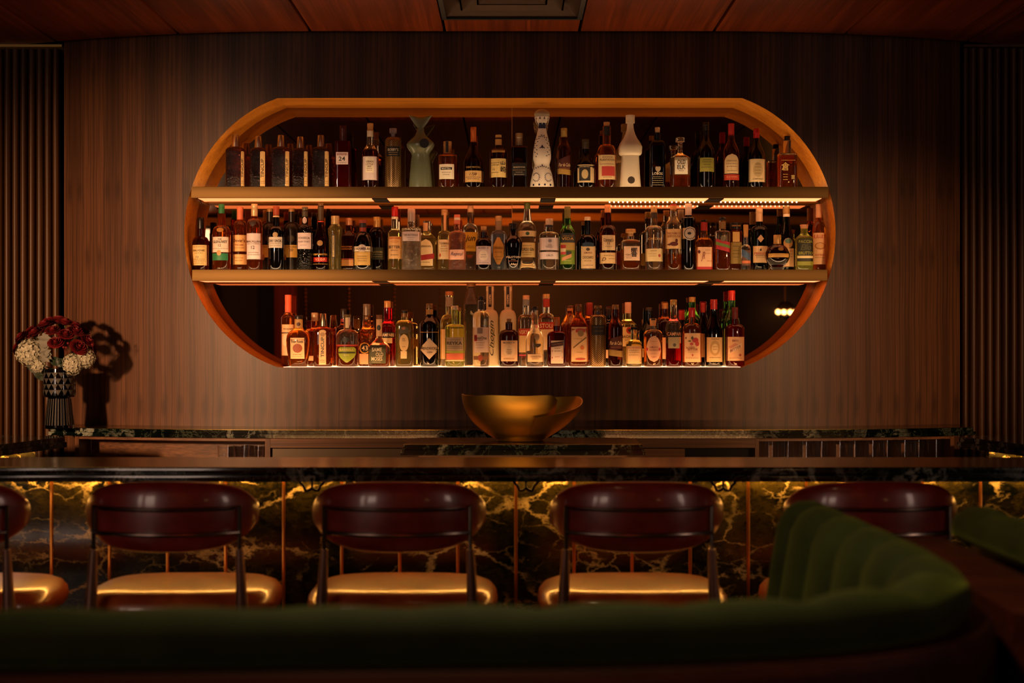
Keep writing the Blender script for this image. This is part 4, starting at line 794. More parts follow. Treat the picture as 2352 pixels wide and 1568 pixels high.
for x, w_, t in ((1125.5, 'frosted vodka bottle with a long black neck strip and upright script', 1), (1166.5, 'frosted vodka bottle standing behind the small corked brown gin bottle', 0)):
    B(3, x, 19.3, 657, 'fr', w_, (733, 711, 8.6, 'c'), (668, 9, 'd9c6a0', 'm'), [(658, 705, x - 3.8, x + 3.8, '18120c')], [('CHOPIN', x, 688, 4.6, 22, 'd9c6a0', 'v')] + ([('Chopin', x + 5, 776, 13, 80, '15100c', 'vin'), ('POTATO VODKA', x + 9.5, 775, 2.4, 44, '6a5030', 'v')] if t else []), d=7.12, top='fr')
B(3, 1169, 23.6, 731.7, 'br', 'small brown apothecary gin bottle with cork and cream stamp label, on the sill', (772, 756, 8, 'c'), (739.5, 5.5, '9a744a', 'k'), [(781.7, 829, 1151, 1188.5, 'dcb88c'), (791, 820, 1157, 1182, 'e3c9a0', 'e'), (739.5, 743, 1160, 1178.5, '4a2c12')], [('MONKEY 47', 1169.5, 787, 27, 3.5, '4a2c1c')], ln=[(824, 1157, 1182, '7a4a30'), (803, 1164, 1175, '4a3420'), (808, 1163, 1176, '4a3420'), (812, 1165, 1174, '4a3420')], d=6.985)
B(3, 1208.5, 19, 678, 'cl', 'clear vodka bottle with cream cap and a red band above a cream panel', (734, 722, 7.2, 'c'), (687, 7.6, 'd3a87c', 'm'), [(754.5, 770, 1189.8, 1227, 'b83a26'), (770.5, 809, 1189.8, 1227, 'dec08c'), (688, 702, 1201.5, 1215.5, '7c8480'), (814, 817, 1189.8, 1227, 'c8445c')], [('VERY', 1202, 762.5, 20, 9, 'e6cfa4')], d=N2)
B(3, 1228.5, 20.8, 704, 'cl', 'pear shaped clear tequila bottle with dark square stopper and low white label', prof=[(842, 20), (838, 21), (790, 20.8), (775, 20), (762, 15), (752, 9.5), (742, 7.4), (712, 7.2)], cap=(712, 7.4, '2a2018', 'fl'), lab=[(813, 830.5, 1211.5, 1249, 'e3c294'), (766, 781, 1227, 1239, 'b8a078', 'e'), (789, 798, 1227, 1242, '4a3a22', 's')], txt=[('CORAZON', 1230, 819, 24, 3.5, '7a5c34')], ln=[(824, 1222, 1238, '9a7a4c')], d=6.98)
B(3, 1255, 18.7, 675, 'cl', 'clear vodka bottle with gold cap and red neck and shoulder labels', (735, 719, 7.5, 'c'), (685, 7.8, 'd0a860'), [(739.5, 755.5, 1237, 1273.5, 'ac2a1c'), (756, 803, 1237, 1273.5, 'dfc191'), (686, 705, 1247.3, 1262.7, 'a8321f')], [('STOLI', 1254, 748, 29, 9.5, 'e8d4a8')], d=N2)
B(3, 1278.5, 22, 728, 'dr', 'square dark red liqueur bottle with copper cap and cream label with a dark banner', (772, 760, 7.5, 'c'), (749, 7.2, 'b86a34'), [(782, 834.5, 1265, 1293.5, 'd4bda4'), (785, 795, 1265, 1293, '3a1a14', 'r', -4), (797, 826, 1269, 1290, 'dcc9b4')], [('COINTREAU', 1279, 790, 24, 4, '8a6a5c', '', 8)], ln=[(800, 1273, 1286, '6a4a3c'), (806, 1273, 1286, '6a4a3c'), (819, 1274, 1285, 'a83a24')], mk=('a83a24', [(1268.5, 806, 1.2, 2, .4), (1290, 808, 1.2, 2, -.4), (1268, 821, 1.2, 2.2, 0), (1290, 821, 1.2, 2.2, 0)]), q=6, d=6.985)
B(3, 1309.5, 21, 701, 'or', 'amber liqueur bottle with orange neck ring, behind the orchard fruit bottle', (754, 717, 7, 's'), (707, 7.3, '5a3a1c'), [(708, 714, 1302, 1317, 'b8743c')], d=7.125)
B(3, 1328.5, 22.6, 698.5, 'or', 'apricot liqueur bottle with a ribbon and fruit drawn on its tall cream label', (756, 716, 7.3, 's'), (715, 7.3, '6a4a28'), [(751, 830, 1311.5, 1350, 'dfb782'), (754, 763, 1321.5, 1343, 'b04034', 'a'), (757, 773, 1326, 1340, '8a7048', 'e'), (785, 788, 1316, 1346, '6a5a2c', 'r', -24), (793, 803, 1332, 1341, 'c87434', 'e'), (822, 827, 1320, 1344, 'b8503c', 'e')], ln=[(778, 1317, 1337, '9a7444'), (809, 1324, 1338, '9a7444')], q=5, d=7.0)
B(3, 1354, 16, 694.6, 'am', 'amber bottle with red foil neck behind the black diamond patterned bottle', (738, 725, 7, 's'), (723, 7.5, '8e2c1c'), d=7.13)
B(3, 1373.3, 18.5, 701.7, 'cv', 'black bottle with gold diamond lattice and blue crested stopper, on the sill', (730, 722, 8, 'c'), (713, 8.7, '7a5c38', 'd'), [(746, 769.5, 1358, 1389.5, '0d0a08'), (714, 722, 1367, 1380, '3c3c5c', 'd')], ln=[(751, 1362, 1386, '6a5434'), (760, 1364, 1384, '6a5434')], d=6.985)
B(3, 1398, 14, 708, 'bk', 'dark slim bottle just visible between the lattice bottle and the brown rum bottle', (745, 732, 6.5, 's'), (724, 6.8, '2a1a10'), [(803, 822, 1388, 1408, 'dcb68a')], d=7.13)
B(3, 1413.5, 16.7, 699.7, 'da', 'slim rum bottle with brown diagonal label and cursive name, on the sill', (752, 728, 7.8, 's'), (711, 7.5, '8a6a3c'), [(774, 804, 1397.5, 1429.5, '4a1a10', 'r', -9), (804, 818, 1397.5, 1429.5, '9a7c3c', 'r', 4)], [('Flor de Caña', 1413.5, 787.5, 28, 8.5, 'e3c99c', 'i')], ln=[(797, 1402, 1425, '9a6a44')], d=6.985)
B(3, 1442.5, 18.5, 694, 'ye', 'clear rum bottle with blush cap and a round red emblem on cream label', (744, 733, 7.3, 'l'), (719, 7.4, 'd0a68a', 'm'), [(751, 795, 1424.5, 1460.5, 'dcbf86'), (751, 766.5, 1437, 1452.5, 'a8241c', 'e'), (754, 763, 1440, 1450, '23140f', 'd')], [('BACARDI', 1442.5, 773, 31, 6, '2a1c10')], ln=[(781, 1434, 1450, '7a5c34')], d=7.115)
B(3, 1456, 18.5, 751, 'ye', 'small clear bottle with black cap and a plain cream label covering its body', (793, 780, 7.2, 'c'), (757, 7.3, '0d0b09'), [(794.5, 835, 1438.5, 1474.5, 'dcba88')], [('HOUSE SPIRITS', 1456.5, 798.5, 31, 4, 'b0543c')], ln=[(804, 1444, 1466, '7a5c3c'), (809, 1444, 1468, '9a7a54'), (815, 1443, 1464, '9a7a54'), (829, 1468, 1473, '8a6a44')], d=6.985)
B(3, 1490.5, 17, 706, 'dg', 'dark green amaro bottle behind the lace labelled bottle', (764, 738, 7.6, 's'), (714, 7.2, '3a2f1c'), [(800, 820, 1475, 1506, 'c8a070')], d=7.125)
B(3, 1500, 21.8, 731, 'or', 'rounded grappa bottle with dark edged cork and an oval lace label', (768, 757, 7.3, 'c'), (746, 8, 'd6a56c', 'k'), [(771, 831, 1483.5, 1516.5, 'dcab86', 'e'), (798, 805.5, 1482.5, 1487, 'b0303c', 'e'), (798, 805.5, 1511, 1515.5, 'b0303c', 'e'), (731.5, 735, 1492, 1508, '1c120c')], [('AMARO', 1500, 797, 20, 4.5, '8a4c3c'), ('NONINO', 1500, 803.5, 21, 4.5, '8a4c3c')], ln=[(784, 1492, 1508, 'b08064'), (812, 1492, 1508, 'b08064'), (820, 1494, 1506, 'c0705c')], fill=768, d=6.985)
B(3, 1527.5, 17, 696, 'da', 'dark bottle with gold cap behind the half empty red aperitif', (742, 724, 7.2, 's'), (709, 7.3, 'a87a3c'), [(775, 824, 1513, 1544, 'e0b88a')], d=7.125)
B(3, 1547, 18, 688, 'rd', 'half empty red aperitif bottle with black name band and grey label', (746, 730, 8, 's'), (700, 7.7, 'b39450'), [(760.5, 773, 1529.5, 1564.5, '0d0b0a'), (774, 799.5, 1533.5, 1559.5, 'a89a78'), (788, 796, 1544, 1551, '4a4a3c', 'e')], [('CAMPARI', 1547, 766.8, 32, 8, 'dba478')], fill=788, d=6.99)
B(3, 1566, 12, 713, 'bk', 'dark bottle with red capsule behind the red lettered bitter bottle', (756, 736, 7, 's'), (735, 6.2, 'a01c20', 'm'), d=7.06)
B(3, 1590, 21, 682, 'gr', 'green vermouth bottle with gold cap behind the flower labelled bitter', (738, 708, 7.6, 's'), (694, 7.6, 'a8803c'), d=7.14)
B(3, 1589, 21.8, 706.7, 'am', 'bitter bottle with red cap, a spray of red flowers on its cream label', (758, 742, 7.4, 'c'), (728, 7.6, 'b0242a'), [(765, 831, 1567.5, 1610.5, 'e0b98c'), (775, 787, 1587, 1602, 'b03034', 'e'), (783, 795, 1594, 1604, 'b8403c', 'e'), (786, 793, 1582, 1590, 'c05048', 'e'), (771, 781, 1584, 1591, '4a4a2c', 'd', 0), (781, 785, 1577, 1586, '4a5a2c', 'd'), (773, 779, 1572, 1575, '2c1c14', 'd'), (812, 818, 1585.5, 1590.5, 'b84a34', 'd')], [('ROSEN', 1583, 798, 18, 4.6, '7a3024', '', 6), ('BITTER', 1589, 802.5, 23, 5, '7a3024')], ln=[(808, 1578, 1601, 'a8784c'), (822, 1573, 1603, '9a6a44')], d=6.985)
B(3, 1615, 10.5, 695, 'br', 'brown wine bottle with red foil, between the flower bitter and the ornate vermouth', (752, 722, 6.5, 's'), (718, 5, '9a2420', 'm'), [(766, 820, 1605, 1619, 'b8884c')], d=7.06)
B(3, 1639.5, 21.2, 687.6, 'bk', 'black vermouth bottle with red cap and ornate cream label, on the sill', (768, 714, 8, 's'), (711, 7.9, 'b02a24', 'x'), [(774.5, 830.5, 1618.5, 1660.5, 'd4b27e'), (781, 817, 1628, 1651, 'b8945c', 'e'), (789, 811, 1632.5, 1646.5, 'd9bc88', 'e')], [('CARPANO', 1640, 778.5, 18, 2.8, '4a3218')], ln=[(796, 1635, 1645, '7a5a34'), (802, 1635, 1645, '7a5a34'), (821, 1627, 1653, '7a5a34')], d=7.0)
B(3, 1680.5, 18.5, 667, 'gr', 'green wine bottle with bright red capsule, tallest at the end of the sill', (745, 703, 8, 's'), (690, 8, 'c02a20'), [(755, 835, 1663, 1698, 'c8964c')], d=7.115)
B(3, 1688, 22, 705.7, 'dr', 'red bitter bottle with maroon cap and slanted banner label, last on the sill', (755, 744, 7.2, 'c'), (732.5, 7.2, '5e1214', 'm'), [(773.5, 828, 1667, 1707.5, 'e0b183'), (787, 806, 1671, 1701, 'c9876c', 'd'), (795, 805, 1671, 1701, 'e6c9a4', 'r', -16), (812, 818, 1694, 1700, 'a8503c', 'e')], [('BERTO', 1686, 782.5, 14, 5, '7a2c24'), ('BITTER', 1686.5, 800, 24, 6.5, '7a2c24', '', 26)], ln=[(822, 1673, 1701, '9a5a3c')], d=6.985)
# ------------------------------------------------------------------ bar stools
def leather(name, a, b, rough):
    t = NT(name); tc, x, y, z = t.xyz()
    n = t.noise(tc, 16, 5, .6); c = t.noise(t.vec(t.math('MULTIPLY', x, .6), y, z), 40, 3)
    t.p(Base_Color=t.mix(t.ramp(n, [(.35, '000000'), (.68, 'ffffff')]), a, b), Roughness=t.math('ADD', rough - .06, t.math('MULTIPLY', n, .14)), Coat_Weight=.6, Coat_Roughness=.11)
    t.bump(c, .08, .002); return t.m
m_ox = leather('oxblood_leather', '68170f', '842418', .34)
m_tan = leather('cognac_leather', '8c3a14', 'b05820', .30)
def backrest():
    m = MB(); NU, NV = 40, 22; rows = []
    for i in range(NU + 1):
        u = -1 + 2 * i / NU; e = max(1e-3, (1 - abs(u) ** 3.2)) ** .42; au = abs(u)
        zt = .195 - .015 * au ** 2 - .055 * au ** 8; zb = 0.012 * au ** 2 + .055 * au ** 5
        zc, hh = (zt + zb) / 2, (zt - zb) / 2 * (.45 + .55 * e); th = .036 * (.3 + .7 * e)
        if i in (0, NU): hh *= .3; th *= .3
        ang = u * math.radians(54); Rr = .292
        cx, cy, nx, ny = Rr * math.sin(ang), -Rr * math.cos(ang) + Rr, math.sin(ang), -math.cos(ang)
        row = []
        for j in range(NV):
            a = 2 * PI * j / NV; ca, sa = math.cos(a), math.sin(a); p = .62
            o = math.copysign(abs(ca) ** p, ca) * th; h = math.copysign(abs(sa) ** p, sa) * hh
            row.append((cx + nx * o, cy + ny * o, zc + h))
        rows.append(row)
    v = [p for r in rows for p in r]; f = []
    for i in range(NU):
        for j in range(NV): f.append((i * NV + j, i * NV + (j + 1) % NV, (i + 1) * NV + (j + 1) % NV, (i + 1) * NV + j))
    f += [tuple(range(NV)), tuple(NU * NV + j for j in range(NV))[::-1]]
    return m.add(v, f)
def seat():
    m = MB(); NA = 56
    def se(a, k): c, s = math.cos(a), math.sin(a); return math.copysign(abs(c) ** k, c), math.copysign(abs(s) ** k, s)
    prof = [(1e-3, 0), (.8, 0), (.93, .006), (.985, .022), (1.0, .042), (.985, .062), (.94, .078), (.86, .087), (.7, .091), (.4, .09), (1e-3, .089)]
    v = []; f = []
    for r, z in prof:
        for k in range(NA):
            cx, cy = se(2 * PI * k / NA, .62); v.append((cx * r * .276, cy * r * .235, z))
    for i in range(len(prof) - 1):
        for k in range(NA): f.append((i * NA + k, i * NA + (k + 1) % NA, (i + 1) * NA + (k + 1) % NA, (i + 1) * NA + k))
    return m.add(v, f)
def make_stool():
    s = empty('bar_stool', (0, 0, 0), 'x', 'stool')
    b = backrest().build('backrest', m_ox, s, True, 70); b.location = (0, 0, .875)
    st = MB().tube([(.285 * math.sin(a), .292 - .285 * math.cos(a) - .021, .195 - .015 * (a / .94) ** 2 - .012) for a in [math.radians(-42 + 84 * i / 24) for i in range(25)]], .0016, 6).build('seam', mat('seam_thread', '2a0806', .5), b, True)
    q = seat().build('seat', m_tan, s, True, 70); q.location = (0, .275, .66)
    R2 = .34; ex = .202
    def arc(z, sag, dy=-.008):
        return [(R2 * math.sin(a), dy + R2 - R2 * math.cos(a) - .034, z - sag * math.cos(a * 90 / 36.5 * PI / 180 * 57.3 / 57.3)) for a in [math.radians(-36.5 + 73 * i / 20) for i in range(21)]]
    zt, zm = 1.006, .943
    a1 = arc(zt, .010); a2 = arc(zm, .016)
    lx, ly = a1[0][0], a1[0][1]
    fr = MB().tube([(lx * 1.0, ly, .875), (lx, ly, zt - .004)] + a1[1:-1] + [(-lx, ly, zt - .004), (-lx, ly, .875)], .0062, 10)
    fr.build('back_frame', m_frame, s, True)
    MB().tube(a2, .0062, 10).build('back_rail', m_frame, s, True)
    for sx in (-1, 1):
        MB().tube([(sx * -lx, ly, .88), (sx * (-lx + .008), ly - .004, .70), (sx * (-lx + .014), ly - .006, .4), (sx * (-lx + .02), ly - .01, 0)], [.0105, .0185, .017, .011], 14).build('leg', m_leg, s, True)
        MB().tube([(sx * .19, .45, .66), (sx * .2, .46, .4), (sx * .21, .48, 0)], [.0185, .017, .011], 14).build('leg', m_leg, s, True)
    MB().tube([(-lx - .012, ly, .3), (.206, .46, .3), (-.206, .46, .3), (lx + .012, ly, .3)], .009, 10, True).build('footrest', m_frame, s, True)
    MB().box(-.2, .2, .1, .46, .642, .66).build('seat_frame', m_frame, s)
    return s
def copy_tree(o, parent=None):
    c = o.copy(); COL.objects.link(c)
    if parent: c.parent = parent
    for ch in list(o.children): copy_tree(ch, c)
    return c
d0 = 4.14
spots = [(378, 'oxblood backed bar stool standing in front of the flower vase end of the bar'),
         (-160, 'bar stool mostly cut off by the frame edge, only its back corner and seat showing'),
         (911, 'oxblood backed bar stool standing in front of the brass bowl island, on its vase side'),
         (1469, 'oxblood backed bar stool between the brass bowl and the tall green booth'),
         (2018, 'oxblood backed bar stool half hidden behind the tall green tufted booth')]
st0 = make_stool()
for i, (px, lab) in enumerate(spots):
    o = st0 if i == 0 else copy_tree(st0)
    o.location = (X(px, d0), d0, 0); o['label'] = lab; o['group'] = 'leather bar stools along the bar'

# ------------------------------------------------------------------ booths
def velvet():
    t = NT('green_velvet'); tc, x, y, z = t.xyz(); n = t.noise(tc, 9, 4)
    t.p(Base_Color=t.ramp(n, [(.3, '161b07'), (.7, '232a0c')]), Roughness=.8, Sheen_Weight=.35, Sheen_Roughness=.4, Sheen_Tint=rgba('8f9a3c'), Specular_IOR_Level=.15)
    return t.m
m_vel = velvet()
def smooth_path(P, n):
    out = []; L = len(P)
    for i in range(L - 1):
        p0, p1, p2, p3 = (Vector(P[max(0, min(L - 1, k))]) for k in (i - 1, i, i + 1, i + 2))
        for j in range(n):
            t = j / n; out.append(.5 * ((2 * p1) + (p2 - p0) * t + (2 * p0 - 5 * p1 + 4 * p2 - p3) * t * t + (3 * p1 - p0 - 3 * p2 + p3) * t ** 3))
    out.append(Vector(P[-1])); return out
def sweep(path, profile, bulge_=.016, chan=.2, endround=.10, offs=0.0, side=1):
    """profile: list of (n, z, channel weight); n runs along the inward normal (side of the path)"""
    m = MB(); s = 0.0; tot = sum((b - a).length for a, b in zip(path, path[1:])); rows = []
    prev = None
    for i, p in enumerate(path):
        t = (path[min(i + 1, len(path) - 1)] - path[max(i - 1, 0)]).normalized(); nrm = Vector((-t.y, t.x)) * side
        if prev is not None: s += (p - prev).length
        bulge = bulge_ * (1 if side < 0 else .3 + .7 * max(0, min(1, (p.x - .35) / .3))); prev = p; e = min(1.0, (tot - s) / endround) if endround else 1.0; k = math.sqrt(max(1 - (1 - e) ** 2, 0.0)) * .75 + .25 if e < 1 else 1.0
        c = (abs(math.sin(PI * (s + offs) / chan)) ** .55 - .75) * bulge
        row = []
        for (n, z, w) in profile:
            nn, zz = n + c * w, z + c * .8 * w * (1 if z > 1.0 else 0)
            if e < 1: nn = .04 + (nn - .04) * k; zz = zz - (1 - k) * .06 * (1 if z > .95 else 0)
            q = p + nrm * nn; row.append((q.x, q.y, zz))
        rows.append(row)
    L = len(profile); v = [q for r in rows for q in r]; f = []
    for i in range(len(rows) - 1):
        for j in range(L): f.append((i * L + j, (i + 1) * L + j, (i + 1) * L + (j + 1) % L, i * L + (j + 1) % L) if side > 0 else (i * L + j, i * L + (j + 1) % L, (i + 1) * L + (j + 1) % L, (i + 1) * L + j))
    f += [tuple(range(L)), tuple((len(rows) - 1) * L + j for j in range(L))[::-1]]
    return m.add(v, f)
PADP = [(-.05, 1.003, 0), (-.062, 1.02, .1), (-.06, 1.045, .2), (-.045, 1.066, .5), (-.02, 1.077, .8), (.01, 1.075, 1), (.04, 1.058, 1), (.062, 1.02, 1.1), (.078, .93, 1.2), (.098, .80, 1.2), (.118, .62, 1.2), (.13, .46, 1.1), (.05, .45, 0), (.0, .46, 0), (.0, .9, 0), (-.0, 1.001, 0)]
near = smooth_path([(-1.7, 2.10), (-1.0, 2.115), (-.3, 2.145), (.15, 2.17), (.42, 2.225), (.60, 2.33), (.70, 2.50), (.728, 2.75), (.72, 3.1), (.705, 3.4), (.70, 3.64)], 14)
bo1 = empty('booth', (0, 2.3, 0), 'green velvet channel tufted booth curving round the foreground before the bar', 'booth', 'green velvet booths')
sweep(near, PADP, .03, .2, .10, .06).build('back_pad', m_vel, bo1, True, 80)
bo1.children[0].location = (0, -2.3, 0)
SH = [(-.10, 0, 0), (-.10, .985, 0), (-.09, 1.0, 0), (-.002, 1.0, 0), (-.002, 0, 0)]
o = sweep(near, SH, 0, .2, 0).build('shell', m_shell, bo1); o.location = (0, -2.3, 0)
seatp = [(.13, .3, 0), (.13, .44, .2), (.2, .455, .3), (.5, .45, .3), (.54, .42, .3), (.54, .3, 0)]
ns = [p for p in near if p.x < .3]
o = sweep(ns, seatp, .02, .4, 0).build('seat_cushion', m_vel, bo1, True, 60); o.location = (0, -2.3, 0)
o = sweep(ns, [(.0, 0, 0), (.0, .3, 0), (.5, .3, 0), (.5, 0, 0)], 0, .2, 0).build('seat_base', m_shell, bo1); o.location = (0, -2.3, 0)
far = [Vector((1.075, 3.55)), Vector((1.075, 3.5))] + smooth_path([(1.075, 3.45), (1.08, 3.1), (1.10, 2.7), (1.14, 2.2), (1.18, 1.7)], 12)
bo2 = empty('booth', (1.1, 2.6, 0), 'second green velvet booth at the frame edge, backing onto the wooden ledge', 'booth', 'green velvet booths')
far.reverse()
PAD2 = [(n, z, w) for n, z, w in PADP]
o = sweep(far, PAD2, .02, .2, .10, 0, -1).build('back_pad', m_vel, bo2, True, 80); o.location = (-1.1, -2.6, 0)
o = sweep(far, [(.0, 0, 0), (.0, 1.0, 0), (.06, 1.0, 0), (.06, 0, 0)], 0, .2, 0, 0, -1).build('shell', m_shell, bo2); o.location = (-1.1, -2.6, 0)
lg = MB().prism([(.835, 2.06), (1.005, 2.02), (1.005, 3.5), (.835, 3.5)], 0, 1.0)
lg = MB().prism([(.845, 2.5), (1.0, 2.5), (1.0, 3.5), (.845, 3.5)], 0, 1.0).prism([(.30, 2.02), (1.05, 2.02), (1.05, 2.10), (.30, 2.06)], 0, .998)
tag(MB().prism([(.845, 2.52), (1.0, 2.2), (1.0, 3.5), (.845, 3.5)], 0, 1.0).build('wooden_ledge', m_shell), 'dark mahogany ledge between the backs of the two green booths', 'partition')

# ------------------------------------------------------------------ vase with bouquet
VX, VY = X(134, 6.72), 6.735
vs = empty('flower_vase', (VX, VY, CT + .0005), 'black cut glass vase with triangle pattern on the back counter', 'vase')
m_vase = mat('black_glass', '030303', .06, 0, Coat_Weight=.5)
m_etch = mat('etched_grey', '332e29', .7)
q = 6.72 / F
def vr(px): return px * q
HV = vr(975 - 838)
vp = [(1e-4, 0), (vr(32), 0), (vr(34), .004), (vr(33), .012), (vr(26), vr(70)), (vr(25.5), vr(72)), (vr(33), vr(72.5)), (vr(36), vr(76)), (vr(36), vr(118)), (vr(35), HV), (vr(33), HV), (vr(33), vr(80)), (1e-4, vr(78))]
MB().lathe(vp, 48).build('vessel', m_vase, vs, True, 30)
tri = MB()
def onv(a, r, z): return (r * math.sin(a), -r * math.cos(a), z)
for row in range(4):
    z1 = vr(129 - 13.2 * row); z0 = z1 - vr(12.2); NT_ = 15
    for k in range(NT_):
        a = 2 * PI * (k + (.5 if row % 2 else 0)) / NT_; w = PI / NT_ * .96; r = vr(36.4)
        tri.add([onv(a - w, r, z1), onv(a, r, z1), onv(a + w, r, z1), onv(a, r, z0)], [(0, 3, 1), (1, 3, 2)])
tri.build('triangle_pattern', m_etch, vs)
rb = MB()
for k in range(30):
    a = 2 * PI * k / 30; w = .045
    rb.add([onv(a - w, vr(33.4), .016), onv(a + w, vr(33.4), .016), onv(a + w * 1.0, vr(26.5), vr(69)), onv(a - w * 1.0, vr(26.5), vr(69))], [(0, 1, 2, 3)])
rb.build('rib_pattern', m_etch, vs)
m_rose = mat('rose_petal', '5e0207', .6)
m_hyd = mat('hydrangea_petal', '9f9a84', .6)
m_dusty = mat('dusty_leaf', '66645a', .7); m_leaf = mat('dark_leaf', '16240f', .5); m_stem = mat('stem_green', '203012', .6)
def rose_mesh():
    m = MB(); rnd = random.Random(3)
    for lay, (n, r, h, fl, op) in enumerate([(3, .006, .030, -.004, .0), (4, .011, .031, -.003, .0), (4, .016, .030, .002, .2), (5, .020, .027, .006, .4), (5, .024, .023, .009, .7), (6, .028, .018, .011, 1.1)]):
        for k in range(n):
            a0 = 2 * PI * (k + .37 * lay) / n + rnd.uniform(-.1, .1); wd = 2 * PI / n * .72
            v = []; U, V = 6, 5
            for i in range(U + 1):
                for j in range(V + 1):
                    u = -1 + 2 * i / U; w = j / V; a = a0 + u * wd * (.35 + .65 * math.sin(w * PI * .55))
                    rr_ = r * (.35 + .65 * w ** .6) + fl * w ** 4 * (1 - .3 * u * u); z = h * w * (1 - .22 * u * u) - op * .008 * w ** 3
                    v.append((rr_ * math.cos(a), rr_ * math.sin(a), z))
            m.add(v, [(i * (V + 1) + j, (i + 1) * (V + 1) + j, (i + 1) * (V + 1) + j + 1, i * (V + 1) + j + 1) for i in range(U) for j in range(V)])
    return m
def stem_to(tip, parent, r=.0022):
    # stem from the flower (origin of parent) down into the mouth of the vase, in the parent's own frame
    inv = parent.matrix_world.inverted() if False else None
    return tip
BC = Vector((VX + X(1172, 6.7), VY, CT + HV + .075))
rose0 = None; hyd0 = None
def orient(o, p, rnd=0.0):
    d = (Vector(p) - Vector((VX, VY + .0, CT + HV - .01))).normalized()
    o.location = p; o.rotation_mode = 'QUATERNION'; o.rotation_quaternion = d.to_track_quat('Z', 'Y') @ Matrix.Rotation(rnd, 3, 'Z').to_quaternion()
def place(kind, px, py, dep, sc, rnd):
    d = 6.735 + dep; return (X(px, d), d, Z(py, d))
ROSES = [(54, 778, -.03), (84, 770, -.05), (104, 752, -.02), (122, 764, -.08), (149, 746, -.02), (128, 790, -.11), (150, 772, -.09), (172, 765, -.06), (170, 752, .0), (178, 800, -.10), (198, 785, -.05), (46, 800, .0), (190, 765, .03), (115, 745, .04), (75, 765, .05), (135, 742, .05), (205, 800, .03)]
rm = rose_mesh(); rd = random.Random(5)
for i, (px, py, dep) in enumerate(ROSES):
    e = empty('rose', (0, 0, 0), 'red rose in the round bouquet in the black vase', 'flower', 'red roses in the bouquet')
    p = place('r', px, py, dep, 1, 0); orient(e, p, rd.uniform(0, 6))
    sc = rd.uniform(.92, 1.12); e.scale = (sc,) * 3
    if rose0 is None:
        b = rm.build('bloom', m_rose, e, True, 80); rose0 = b.data
        s = MB().tube([(0, 0, .002), (0, 0, -.05)], .0022, 6).lathe([(.002, -.004), (.008, 0), (.009, .004), (.002, .004)], 8).build('stem', m_stem, e, True); stem0 = s.data
    else:
        for nm, dt in (('bloom', rose0), ('stem', stem0)):
            b = bpy.data.objects.new(nm, dt); COL.objects.link(b); b.parent = e
def hyd_mesh(R, n, seed):
    m = MB(); r = random.Random(seed)
    for k in range(n):
        z = 1 - 1.55 * (k + .5) / n; a = 2.39996 * k; q = math.sqrt(max(0, 1 - z * z))
        N = Vector((q * math.cos(a), q * math.sin(a), z)); c = N * R * r.uniform(.88, 1.08); t1 = N.orthogonal().normalized(); t1.rotate(Matrix.Rotation(r.uniform(0, 3), 3, N)); t2 = N.cross(t1)
        s = R * .30
        for i in range(4):
            aa = PI / 2 * i; d1 = t1 * math.cos(aa) + t2 * math.sin(aa); d2 = t2 * math.cos(aa) - t1 * math.sin(aa)
            L = N * s * r.uniform(.05, .35)
            m.add([c, c + d1 * s * .5 + d2 * s * .42 + L * .6, c + d1 * s * 1.05 + L, c + d1 * s * .5 - d2 * s * .42 + L * .6], [(0, 1, 2, 3)])
    return m
for i, (px, py, dep, R_, lab) in enumerate([(70, 810, -.08, .056, 'large white hydrangea head hanging on the fluted panel side of the bouquet'), (88, 836, -.07, .036, 'small white hydrangea head below the large one in the bouquet'), (168, 836, -.07, .044, 'white hydrangea head over the vase rim on the niche side'), (196, 822, -.05, .042, 'white hydrangea head at the bouquet edge nearest the niche')]):
    e = empty('hydrangea', (0, 0, 0), lab, 'flower', 'white hydrangeas in the bouquet'); orient(e, place('h', px, py, dep, 1, 0), i)
    hyd_mesh(R_, 70, i).build('bloom', m_hyd, e); MB().tube([(0, 0, .01), (0, 0, -.07)], .003, 6).build('stem', m_stem, e, True)
def leaf_mesh(L, W, lobed):
    v = [(0, 0, 0)]; f = []; n = 14
    for i in range(n + 1):
        t = i / n; w = W * math.sin(PI * t) ** .7 * (1 + (.35 * math.sin(t * 22) if lobed else 0))
        v += [(-w, .0 + .004 * math.sin(t * 9), L * t), (0, .006 * math.sin(t * PI), L * t), (w, .004 * math.sin(t * 8), L * t)]
    for i in range(n):
        b = 1 + 3 * i; f += [(b, b + 1, b + 4, b + 3), (b + 1, b + 2, b + 5, b + 4)]
    return MB().add(v, f)
for i, (px, py, dep, a, L, W, k) in enumerate([(98, 800, -.12, .1, .075, .028, 1), (108, 820, -.12, -.5, .06, .024, 1), (96, 830, -.12, .7, .055, .022, 1), (60, 838, -.03, 2.0, .10, .022, 0), (75, 842, -.02, 2.5, .085, .02, 0), (140, 832, -.1, -1.4, .06, .02, 0), (125, 836, -.1, 1.3, .05, .02, 0), (205, 830, .0, -2.0, .07, .02, 0)]):
    d = 6.735 + dep; o = leaf_mesh(L, W, k).build('grey_leaf' if k else 'green_leaf', m_dusty if k else m_leaf, None, True); o.location = (X(px, d), d, Z(py, d)); o.rotation_euler = (-.25, a, 0)
    tag(o, 'felted grey leaf among the roses on the front of the bouquet' if k else 'dark green leaf under the flowers at the vase rim', 'leaf', 'grey leaves in the bouquet' if k else 'green leaves in the bouquet')
for i, (px, py) in enumerate([(146, 797), (152, 798), (156, 788), (209, 780), (212, 791)]):
    d = 6.62; o = MB().ball((0, 0, 0), .006, 8).tube([(0, 0, 0), (-.004, .03, -.03)], .0012, 5).build('berry', m_rose, None, True); o.location = (X(px, d), d, Z(py, d))
    tag(o, 'small red berry between the roses of the bouquet', 'berry', 'red berries in the bouquet')

